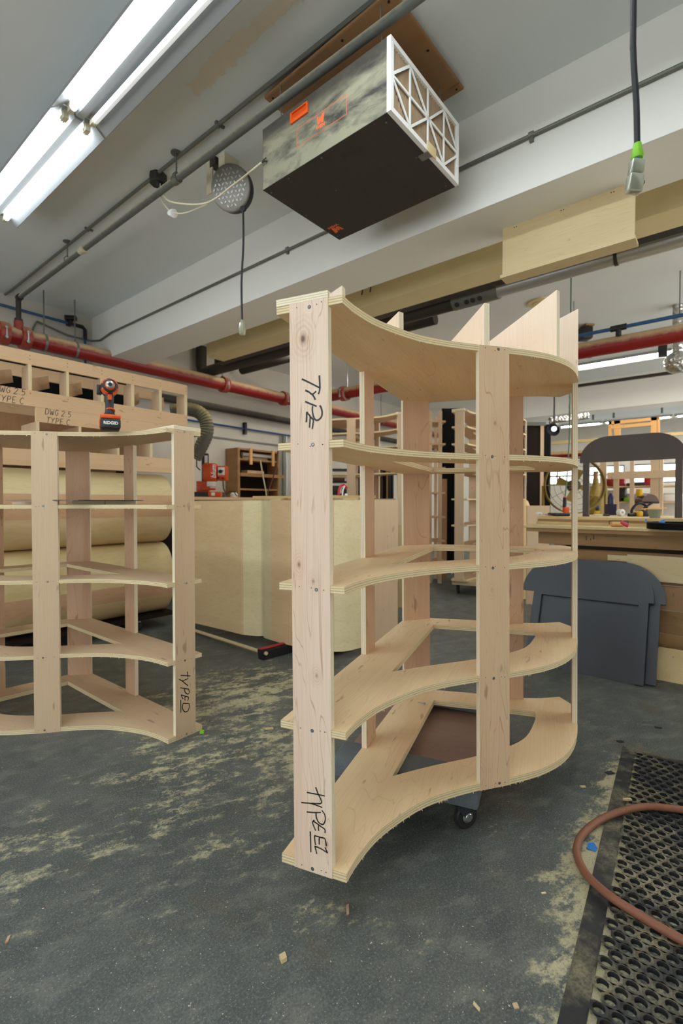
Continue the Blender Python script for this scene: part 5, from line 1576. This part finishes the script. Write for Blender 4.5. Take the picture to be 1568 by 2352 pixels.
dm.prism([(19 * s_ * cos(radians(a)), 19 * s_ * sin(radians(a)) * .95) for a in range(0, 181, 12)], -.05, .05, lambda a, b, c: g(a + 4 * s_, b + 31 * s_, c), sm=True)
dm.build('round_guard', M['maroon'], r)
MB().rbox((-14 * s_, -.06, 28 * s_), (24 * s_, .06, 33 * s_), .01, fr=lambda p: g(p.x, p.z, p.y)).build('guard_foot', M['black'], r)
MB().rbox((-18 * s_, -.03, 44 * s_), (-8 * s_, .03, 62 * s_), .014, fr=lambda p: g(p.x, p.z, p.y)).build('yellow_handle', M['yellow'], r)
MB().tube(catmull([g(*p) for p in ((-34 * s_, 2 * s_, .06), (-40 * s_, 10 * s_, .06), (-32 * s_, 24 * s_, .06), (-20 * s_, 29 * s_, .06), (-8 * s_, 22 * s_, .06), (-2 * s_, 6 * s_, .06))], 5), .011, 8).build('vacuum_hose', M['black'], r)
MB().tube(catmull([g(*p) for p in ((-20 * s_, 2 * s_, .08), (-18 * s_, 14 * s_, .08), (-6 * s_, 24 * s_, .08), (4 * s_, 30 * s_, .08))], 5), .009, 8).build('power_cord', M['black'], r)
simple('spray_bottle', 1402, 4.8, SZ, lambda m, o, s, g: m.lathe([(7 * s, 25 * s), (7 * s, 40 * s), (5 * s, 45 * s), (3 * s, 48 * s), (3 * s, 50 * s)], o, (0, 0, 1), 16) and m.box((-9 * s, -.03, 0), (9 * s, .03, 25 * s), fr=lambda p: g(p.x, p.z, p.y)), 'navy', 'dark navy bottle seen through the brown arch, at its left', 'bottle')
simple('utility_knife', 1373, 4.5, SZ, lambda m, o, s, g: m.rbox((-9 * s, -.02, 0), (9 * s, .02, 3 * s), .004, fr=lambda p: g(p.x, p.z, p.y)), 'paper', 'pale flat hand tool lying just right of the brown arch left leg', 'tool')
simple('black_hand_tool', 1392, 4.45, SZ, lambda m, o, s, g: m.rbox((-6 * s, -.02, 0), (6 * s, .02, 4 * s), .006, fr=lambda p: g(p.x, p.z, p.y)), 'char', 'short dark hand tool lying right of the pale flat tool', 'tool')
o = on(1371, 4.7, SZ); s_ = sz(1, o); g = f5(o)
r = thing('yellow_clamp', 'small yellow and blue clamp behind the brown arch left leg', 'clamp', o)
MB().rbox((-5 * s_, -.02, 0), (4 * s_, .02, 10 * s_), .006, fr=lambda p: g(p.x, p.z, p.y)).build('yellow_jaw', M['yellow'], r)
MB().rbox((-3 * s_, -.015, 10 * s_), (3 * s_, .015, 18 * s_), .006, fr=lambda p: g(p.x, p.z, p.y)).build('dark_grip', M['char'], r)
MB().rbox((0 * s_, -.012, 18 * s_), (4 * s_, .012, 22 * s_), .004, fr=lambda p: g(p.x, p.z, p.y)).build('blue_tip', M['bluetape'], r)
simple('rubber_pad', 1282, 4.2, SZ, lambda m, o, s, g: m.rbox((-17 * s, -.08, 0), (18 * s, .08, 7 * s), .012, fr=lambda p: g(p.x, p.z, p.y)), 'char', 'dark rounded rubber pad lying on the left part of the plywood stack', 'pad')
m = MB(); o = on(1247, 4.1, SZ); s_ = sz(1, o); g = f5(o); rr = random.Random(4); V = {}
for i in range(9):
    for j in range(4): V[i, j] = m.vert(g((-14 + i * 4) * s_, max(.002, (9 - abs(i - 2) * 1.2 - j * 1.0 + rr.uniform(-2, 2)) * s_), (j - 1.5) * .03 + rr.uniform(-.01, .01)))
for i in range(8):
    for j in range(3): m.face((V[i, j], V[i + 1, j], V[i + 1, j + 1], V[i, j + 1]))
tag(m.build('crumpled_plastic', M['paper']), 'crumpled white plastic wrapper on the left end of the plywood stack', 'wrapper')
simple('fiberboard_piece', 1236, 5.35, 0, lambda m, o, s, g: m.box((-27 * s, -.01, 0), (25 * s, .01, 1.06), fr=lambda p: g(p.x, p.z, p.y)), 'tanply', 'upright tan board behind the crumpled plastic and the bench end', 'board')
simple('paper_drum', 1194, 5.6, 0, lambda m, o, s, g: m.lathe([(20 * s, 0), (21 * s, 4 * s), (21 * s, 1.05), (17 * s, 1.11), (8 * s, 1.14)], o, (0, 0, 1), 24), 'yelply', 'pale rounded roll standing at the left end of the bench', 'roll')

# hanging work light with green cord
o = at(1299, 1178, d=4.4)
r = thing('hanging_work_light', 'orange and black work light hanging by a green cord over the bench', 'work light', o)
g = f5(o); s_ = 4.4 / FPX
MB().rbox((-6 * s_, -.025, 0), (6 * s_, .025, 14 * s_), .008, fr=lambda p: g(p.x, p.z, p.y)).build('orange_head', M['orange'], r)
MB().tube([g(-3 * s_, 13 * s_, 0), g(-2.5 * s_, 35 * s_, 0)], 4 * s_, 12).build('black_grip', M['black'], r)
MB().tube([g(-2.5 * s_, 35 * s_, 0), g(-2 * s_, 38 * s_, 0)], 3.6 * s_, 10).build('orange_collar', M['orange'], r)
e = at(1308, 958, d=4.4); MB().tube(catmull([g(-2 * s_, 37 * s_, 0), g(1 * s_, 70 * s_, 0), g(5 * s_, 140 * s_, 0), e, Vector((e.x, e.y, CZ))], 5), .0055, 6).build('cord', M['greencord'], r)

# tall dark cabinets and the things beyond the bench
o = at(1190, 1155, d=6.9); o.z = 0
fo = frame(o, RT, FH, (0, 0, 1)); s_ = 6.9 / FPX; H1 = at(1220, 978, d=6.9).z
r = thing('tall_dark_cabinet', 'tall dark brown cabinet with a tan stile and black side beyond the bench', 'cabinet', o)
MB().box((-10 * s_, .02, 0), (72 * s_, .5, H1), fr=fo).build('carcass', M['darkcab'], r)
MB().box((-10 * s_, 0, .05), (49 * s_, .019, H1 - .02), fr=fo).build('door', M['darkcab'], r)
MB().box((49 * s_, -.01, 0), (57 * s_, .02, H1), fr=fo).build('stile', M['tanply'], r)
MB().box((57 * s_, -.005, 0), (73 * s_, .02, H1 + .02), fr=fo).build('black_stile', M['blackpanel'], r)
MB().box((-10 * s_, -.03, H1 + .0), (60 * s_, .5, H1 + .05), fr=fo).build('top_rail', M['conduit'], r)
o = at(1272, 985, d=6.2)
r = thing('cone_pendant_lamp', 'black pendant lamp with a glowing white mouth above the dark cabinet', 'pendant lamp', o)
axl = (EYE - o).normalized() + Vector((0, 0, -.6)) - RT * .7
MB().lathe([(.02, .12), (.05, .10), (.07, .04), (.085, -.03), (.08, -.03), (.06, .03)], o, -axl, 22, cap=False).build('shade', M['black'], r)
MB().ball(o, .036, 12).build('bulb', emit('lamp_mouth', (.9, .95, 1, 1), 1.0), r)
MB().tube([o + Vector((0, 0, .06)), Vector((o.x, o.y, CZ))], .01, 6).build('stem', M['black'], r)
a, b = at(1262, 966, d=6.6), at(1350, 955, d=6.6)
tag(MB().tube([a, b], .045, 14).tube([a.lerp(b, .5), a.lerp(b, .5) + Vector((0, 0, CZ - a.z))], .008, 6).build('silver_flex_duct', M['foil']), 'short crumpled silver duct under the far white beam', 'duct')

o = at(1312, 1180, d=5.9); o.z = BZ * 0
r = thing('yellow_drum_fan', 'large round yellow drum fan behind the bench', 'fan', o)
c = at(1318, 1115, d=5.9); ax = (EYE - c); ax.z = 0; ax = (ax.normalized() + RT * .25).normalized(); rad = .345
MB().lathe([(rad - .01, -.05), (rad, -.05), (rad, .05), (rad - .01, .05), (rad - .01, -.05)], c, ax, 40, cap=False).build('drum', M['mustard'], r)
gd = MB()
e1 = ax.cross(Vector((0, 0, 1))).normalized(); e2 = Vector((0, 0, 1))
for q_ in (.1, .17, .24, .3): gd.tube([c + ax * .05 + (e1 * cos(2 * pi * i / 32) + e2 * sin(2 * pi * i / 32)) * q_ for i in range(32)], .003, 5, closed=True)
for i in range(12):
    t = 2 * pi * i / 12; gd.tube([c + ax * .05, c + ax * .05 + (e1 * cos(t) + e2 * sin(t)) * (rad - .01)], .003, 5)
gd.build('wire_guard', M['mustard'], r)
bl = MB()
for i in range(4):
    t = 2 * pi * i / 4 + .3; u = e1 * cos(t) + e2 * sin(t); v = ax.cross(u)
    q = [c + u * .05 - v * .02 + ax * .01, c + u * .2 - v * .05 + ax * .015, c + u * .2 + v * .05 - ax * .02, c + u * .05 + v * .02 - ax * .01]
    i0 = [bl.vert(p) for p in q]; bl.face(i0); i1 = [bl.vert(p - ax * .004) for p in q]; bl.face(i1[::-1])
    for k_ in range(4): bl.face((i0[k_], i1[k_], i1[(k_ + 1) % 4], i0[(k_ + 1) % 4]))
    bl.cut()
bl.parts('blade', M['mustard'], r)
MB().lathe([(.07, -.1), (.07, .03), (.02, .04)], c, ax, 18).build('motor', M['char'], r)
sp = MB()
for k_ in (-1, 1): sp.tube([c + e1 * k_ * (rad + .01), c + e1 * k_ * (rad + .01) + Vector((0, 0, -c.z + .03))], .018, 8)
sp.tube([Vector((c.x, c.y, .03)) + e1 * (rad + .03), Vector((c.x, c.y, .03)) - e1 * (rad + .03)], .02, 8)
sp.build('stand', M['mustard'], r)
o = at(1367, 1180, d=6.4); s_ = 6.4 / FPX; o.z = BZ
r = thing('amber_bottle', 'tall amber plastic bottle with dark cap seen between the brown arch legs', 'bottle', Vector((o.x, o.y, 0)))
MB().lathe([(24 * s_, -.2), (25 * s_, .1), (24 * s_, .25), (12 * s_, 50 * s_ + .05), (7 * s_, 62 * s_ + .05), (6 * s_, 75 * s_ + .05)], o, (0, 0, 1), 20).build('bottle_body', M['mustard'], r)
MB().lathe([(5 * s_, 75 * s_ + .05), (5 * s_, 92 * s_ + .05)], o, (0, 0, 1), 12).build('cap', M['oldwood'], r)
MB().box((o.x - .2, o.y - .25, 0), (o.x + .2, o.y + .25, o.z - .2)).build('crate', M['mustard'], r) if False else None
tag(MB().box((o.x - .3, o.y - .3, 0), (o.x + .3, o.y + .3, BZ - .2)).build('storage_crate', M['tany']), 'tan crate under the amber bottle beyond the bench', 'crate')

# tan rack beyond the bench with shelves of odds and ends
RX = 7.6
r = thing('tan_storage_rack', 'tan wooden storage rack beyond the bench, framed by the brown arch', 'rack', (RX, 1.5, 0))
ry = lambda px_: at(px_, 1100, X=RX).y
def up(a, b, x0=RX, mt='tanply', top=2.0):
    MB().box((x0, ry(b), 0), (x0 + .06, ry(a), top)).build('upright', M[mt], r)
for a, b in ((1377, 1391), (1408, 1420), (1446, 1455), (1493, 1513), (1514, 1522)): up(a, b)
za, zb_ = at(1470, 1082, X=RX).z, at(1470, 1099, X=RX).z
MB().box((RX - .02, ry(1560), zb_), (RX, ry(1394), za)).build('cross_rail', M['tanply'], r)
for y in (1115, 1152):
    z = at(1470, y, X=RX).z; MB().box((RX + .06, ry(1560), z - .02), (RX + .5, ry(1380), z)).build('shelf', M['tanx'], r)
z = at(1470, 1152, X=RX).z; z2 = at(1470, 1115, X=RX).z
MB().box((RX + .5, ry(1560), 0), (RX + .52, ry(1380), z2 - .1)).build('back_panel', M['paper'], r)
for i, (px_, w_, h_, zz_, mt) in enumerate(((1428, .05, .20, z, 'char'), (1436, .05, .06, z, 'green'), (1399, .07, .16, z, 'paper'), (1426, .05, .10, z2, 'redplastic'), (1404, .05, .12, z2, 'redplastic'), (1462, .12, .04, z2, 'char'), (1488, .04, .11, z2, 'redplastic'), (1540, .14, .1, z, 'paper'))):
    p = at(px_, 1100, X=RX + .2)
    tag(MB().rbox((RX + .12, p.y - w_, zz_), (RX + .3, p.y + w_, zz_ + h_), .012).build('stored_can', M[mt]), {'char': 'charcoal', 'green': 'green', 'paper': 'white', 'redplastic': 'red'}[mt] + ' ' + ('narrow tool on the lower rack shelf', 'small carton on the lower rack shelf', 'jug at the left of the lower rack shelf', 'box on the upper rack shelf, middle', 'box at the left end of the upper rack shelf', 'flat tray on the upper rack shelf', 'box toward the right of the upper rack shelf', 'carton at the right end of the lower rack shelf')[i], 'box', 'odds and ends on the tan rack')

# lumber frame high up beyond the arch with its long rails
LX = 8.9
r = thing('overhead_lumber_rack', 'raw wood rack with long pale rails high beyond the brown arch', 'rack', (LX, 1.2, 0))
ly = lambda px_, py_=985: at(px_, py_, X=LX).y
zr = at(1400, 1004, X=LX).z
MB().box((LX, ly(1600), zr - .05), (LX + .05, ly(1268), zr)).build('front_rail', M['yelply'], r)
zr2 = at(1300, 1036, X=LX + 1).z
MB().box((LX + 1, -.6, zr2 - .05), (LX + 1.05, 3.4, zr2)).build('rear_rail', M['yelply'], r)
for x in (LX, LX + 1.0):
    for y in (3.3, -.5): MB().box((x, y - .05, 0), (x + .05, y, zr2 if x > LX else zr - .05)).build('post', M['oldwood'], r)
zt_ = at(1500, 957, X=LX).z
for a, b in ((1395, 1402), (1408, 1422), (1493, 1507), (1508, 1513)): MB().box((LX + .06, ly(b), zr), (LX + .12, ly(a), zt_)).build('stud', M['pinewood'], r)
MB().box((LX + .06, ly(1510), zt_ - .05), (LX + .12, ly(1395), zt_)).build('upper_rail', M['pinewood'], r)
zm = at(1455, 976, X=LX).z; MB().box((LX + .05, ly(1500), zm - .025), (LX + .1, ly(1402), zm + .025)).build('upper_rail', M['pinewood'], r)
zr3 = at(1300, 1040, X=12.5)
tag(MB().tube([(12.5, 5.3, 1.98), (12.5, -1.5, 1.98)], .085, 14).build('far_red_pipe', M['red']), 'far red pipe seen left of the brown arch', 'pipe') if False else None
z_ = at(1300, 1044, X=10.4).z
rp = thing('far_sprinkler_pipe', 'short red pipe far back left of the brown arch', 'pipe', (10.4, 2, z_))
MB().tube([(10.4, -1, z_), (10.4, 4.4, z_)], .06, 14).build('pipe', M['red'], rp)
for y in (-.8, 4.2): MB().tube([(10.4, y, z_), (10.4, y, CZ)], .008, 6).build('hanger_rod', M['conduit'], rp)

# foil ball at the right edge, dark rod, black speaker and block beyond the fin
o = at(1555, 832, d=5.3)
r = thing('foil_wrapped_duct_end', 'crumpled silver foil duct end hanging at the right edge', 'duct', o)
MB().ball(o, .13, 18, sq=(1, 1, .95)).build('foil_bulb', M['foil'], r)
MB().tube([o + Vector((0, 0, .1)), Vector((o.x, o.y, CZ))], .05, 12).build('duct_neck', M['foil'], r)
MB().box(o + Vector((-.18, .08, .05)), o + Vector((-.12, .16, .17))).build('clip', M['char'], r)
zc = at(1450, 868, X=8.6).z
tag(MB().box((8.6, -2, zc - .02), (8.66, at(1325, 881, X=8.6).y + .6, zc + .02)).build('ceiling_rail', M['dark_iron']), 'thin dark rail under the ceiling above the far white beam', 'rail')
o = at(1340, 770, d=5.9)
r = thing('black_speaker', 'black loudspeaker hung on a wooden block beside the red pipe', 'speaker', o)
MB().rbox((-.06, -.08, -.06), (.08, .08, .09), .02, fr=lambda p: o + RT * p.x + FH * p.y + Vector((0, 0, p.z))).build('cabinet', M['black'], r)
MB().box((.0, -.06, .10), (.10, .1, .25), fr=lambda p: o + RT * p.x + FH * p.y + Vector((0, 0, p.z))).build('mounting_block', M['oldwood'], r)
MB().box((.03, -.02, .25), (.06, .02, CZ - o.z), fr=lambda p: o + RT * p.x + FH * p.y + Vector((0, 0, p.z))).build('bracket', M['char'], r)
bx_ = 5.5; y0, z0 = at(1366, 764, X=bx_).y, at(1450, 747, X=bx_).z
r = thing('blue_overhead_pipe', 'blue pipe with black fittings above the red pipe at right', 'pipe', (bx_, 0, z0))
MB().tube([(bx_, y0 + .3, z0), (bx_, -2.5, z0)], .018, 10).build('pipe', M['blue'], r)
yt = at(1420, 752, X=bx_).y
MB().tube([(bx_, yt + .07, z0), (bx_, yt - .07, z0)], .03, 10).tube([(bx_, yt, z0), (bx_, yt, z0 - .08)], .026, 10).build('tee_fitting', M['black'], r)
k = MB()
for y in (yt - .5, -1.2): k.tube([(bx_, y, z0), (bx_, y, CZ)], .005, 6).cut()
k.parts('hanger_rod', M['conduit'], r)
y = at(1314, 680, X=5.0).y

# ------------------------------------------------------------------ rubber mat, hose and litter on the floor
c0 = cw(1.2595, 2.138); ea = cw(-.575, -.818).normalized(); eb = Vector((-ea.y, ea.x, 0))
if eb.dot(RT) < 0: eb = -eb
r = thing('rubber_mat', 'black perforated rubber anti-fatigue mat full of sawdust at lower right', 'mat', c0)
mf_ = lambda a, b, c=0.0: c0 + ea * a + eb * b + Vector((0, 0, c))
Lm, Wm, hm = 1.62, .92, .011
m = MB(); bw = .05
for (a0, a1, b0, b1) in ((0, Lm, 0, bw), (0, Lm, Wm - bw, Wm), (0, bw, bw, Wm - bw), (Lm - bw, Lm, bw, Wm - bw)):
    q = [(a0, b0), (a1, b0), (a1, b1), (a0, b1)]
    top = []
    for a, b in q:
        e = .003
        edge = (a in (0, Lm)) or (b in (0, Wm))
        top.append(m.vert(mf_(a, b, e if edge else hm)))
    lo = [m.vert(mf_(a, b, 0)) for a, b in q]
    m.face(top)
    for i in range(4): m.face((lo[i], lo[(i + 1) % 4], top[(i + 1) % 4], top[i]))
m.build('bevelled_border', M['mat'], r)
m = MB(); R0 = .0125; pit = .0365
px_ = pit; pz = pit * .866
na = int((Lm - 2 * bw) / pz); nb = int((Wm - 2 * bw) / px_)
da = (Lm - 2 * bw) / na; db = (Wm - 2 * bw) / (nb + .5)
for i in range(na):
    for j in range(nb):
        ca = bw + (i + .5) * da; cb = bw + (j + .5 + (.5 if i % 2 else 0)) * db
        w_ = mf_(ca, cb)
        hexa, circ, low = [], [], []
        for k_ in range(12):
            t = 2 * pi * k_ / 12
            rr_ = .5 / max(abs(cos(t)), abs(sin(t)) , .5) 
            x_, y_ = cos(t), sin(t)
            sc_ = 1 / max(abs(x_) / (da / 2), abs(y_) / (db / 2))
            hexa.append(m.vert(mf_(ca + x_ * sc_, cb + y_ * sc_, hm)))
            circ.append(m.vert(mf_(ca + x_ * R0, cb + y_ * R0 * 1.05, hm + .0015)))
            low.append(m.vert(mf_(ca + x_ * R0 * .98, cb + y_ * R0 * 1.02, .0004)))
        for k_ in range(12):
            l = (k_ + 1) % 12
            m.face((hexa[k_], hexa[l], circ[l], circ[k_])); m.face((circ[k_], circ[l], low[l], low[k_]))
m.build('perforated_field', M['mat'], r)

hp = [at(a, b, z=z) for a, b, z in ((1700, 1880, .016), (1640, 1870, .022), (1568, 1860, .026), (1480, 1853, .026), (1400, 1872, .020), (1345, 1908, .014), (1324, 1950, .014), (1342, 2002, .016), (1395, 2054, .024), (1470, 2103, .026), (1568, 2160, .026), (1680, 2215, .024))]
hp = [hp[0] + RT * 1.5 + FH * .55 - Vector((0, 0, .004)), hp[0] + RT * .8 + FH * .15 + Vector((0, 0, .006)), hp[0] + RT * .35 + FH * .0 + Vector((0, 0, .01))] + hp + [hp[-1] + RT * .3 - FH * .12, hp[-1] + RT * .75 - FH * .1 - Vector((0, 0, .004)), hp[-1] + RT * 1.3 + FH * .15 - Vector((0, 0, .012))]
tag(MB().tube(catmull(hp, 7), .0115, 12).build('rubber_hose', M['hose']), 'brown rubber air hose looped over the mat at lower right', 'hose')
def chip(name, px_, py_, w_, h_, t_, mat, label, cat, rot=0.0, z=.0):
    p = at(px_, py_, z=z)
    e1 = RT * cos(rot) + FH * sin(rot); e2 = Vector((-e1.y, e1.x, 0))
    m = MB(); q = random.Random(int(px_ + py_))
    P = [(-w_ / 2 * q.uniform(.7, 1), -h_ / 2), (w_ / 2, -h_ / 2 * q.uniform(.6, 1)), (w_ / 2 * q.uniform(.7, 1), h_ / 2), (-w_ / 2, h_ / 2 * q.uniform(.5, 1))]
    m.prism(P, 0, t_, frame(p + Vector((0, 0, .0005)), e1, e2, (0, 0, 1)))
    return tag(m.build(name, M[mat]), label, cat, 'scraps on the floor')
chip('wood_sliver', 798, 2090, .008, .036, .002, 'pink', 'pinkish wood sliver on the floor in front of the large shelf', 'scrap')
chip('wood_chunk', 650, 2205, .015, .019, .010, 'tany', 'small tan wood chunk on the bare floor at lower center', 'scrap', .4)
chip('wood_sliver', 1094, 2313, .007, .022, .002, 'tany', 'pale sliver on the floor near the bottom edge', 'scrap', .5)
chip('wood_chip', 1184, 2312, .012, .013, .003, 'pink', 'reddish wood chip near the bottom edge, right of the pale sliver', 'scrap')
chip('wood_chip', 1248, 2052, .013, .005, .002, 'white_ply', 'tiny white chip on the floor left of the hose loop', 'scrap', .1)
chip('wood_chip', 1338, 1808, .020, .010, .004, 'tany', 'tan chip on the floor between the shelf base and the mat', 'scrap')
chip('dark_flake', 1400, 1776, .034, .022, .003, 'char', 'dark flake lying at the left edge of the mat', 'scrap', .2)
chip('dark_flake', 1424, 1704, .03, .015, .003, 'char', 'dark flake just beyond the far corner of the mat', 'scrap')
chip('dark_flake', 1511, 1672, .03, .012, .003, 'char', 'dark flake on the floor beyond the mat at right', 'scrap', -.3)
chip('wood_chip', 1440, 1838, .030, .010, .006, 'tany', 'pale wood stick lodged in the mat just above the hose', 'scrap', 0, .012)
chip('wood_chunk', 18, 2160, .006, .022, .004, 'pink', 'small brown sliver on the floor at the left edge', 'scrap', .3)
chip('wood_chip', 618, 1675, .04, .012, .006, 'tany', 'tan chip on the floor left of the large marked post', 'scrap', .2)
chip('green_tab', 464, 1684, .018, .016, .012, 'green', 'small lime green tab on the floor at the TYPE D shelf tip', 'scrap')
p = at(1358, 1945, z=.004)
m = MB(); m.prism([(-.018, -.006), (.004, -.018), (.016, -.004), (.014, .014), (-.004, .013)], 0, .0015, frame(p, RT, FH + Vector((0, 0, .25)), None))
tag(m.build('tape_scrap', M['bluetape']), 'torn blue tape scrap on the floor inside the hose loop', 'tape', 'scraps on the floor')
q = random.Random(5); m = MB()
for i in range(650):
    px_, py_ = q.uniform(-20, 1420), q.uniform(1560, 2380)
    if px_ > 1250 and py_ > 1700 and q.random() < .2: continue
    p = at(px_, py_, z=.0006); a = q.uniform(0, pi); l_ = q.uniform(.0006, .0022) * (1 if q.random() < .97 else 2.0); w_ = l_ * q.uniform(.2, .7)
    e1 = Vector((cos(a), sin(a), q.uniform(-.15, .15))); e2 = Vector((-sin(a), cos(a), 0))
    i0 = [m.vert(p + e1 * x * l_ + e2 * y * w_ + Vector((0, 0, .0006))) for x, y in ((-1, -.6), (1, -1), (.8, .7), (-.7, 1))]
    m.face(i0)
tag(m.build('sawdust_shavings', M['white_ply']), 'tiny pale wood shavings strewn over the concrete floor', 'sawdust', kind='stuff')
# ------------------------------------------------------------------ camera and light
cam = bpy.data.cameras.new('camera'); co = bpy.data.objects.new('camera', cam); COL.objects.link(co)
co.location = EYE
co.rotation_euler = (pi / 2 - PITCH, 0, atan2(-FH.x, FH.y))
cam.sensor_fit = 'HORIZONTAL'; cam.sensor_width = 36; cam.lens = FPX / 1568 * 36
cam.clip_start = .05; cam.clip_end = 60
cam.dof.use_dof = True; cam.dof.focus_distance = 1.55; cam.dof.aperture_fstop = 5.0
SC.camera = co
w = bpy.data.worlds.new('world'); SC.world = w; w.use_nodes = True
w.node_tree.nodes['Background'].inputs[0].default_value = (.75, .82, .9, 1)
w.node_tree.nodes['Background'].inputs[1].default_value = .4
vs = SC.view_settings
SC.display_settings.display_device = 'sRGB'
vs.view_transform = 'Standard'; vs.look = 'None'; vs.gamma = 1; vs.use_curve_mapping = False
vs.exposure = 0.35
SC.cycles.max_bounces = 8; SC.cycles.diffuse_bounces = 7; SC.cycles.use_denoising = True
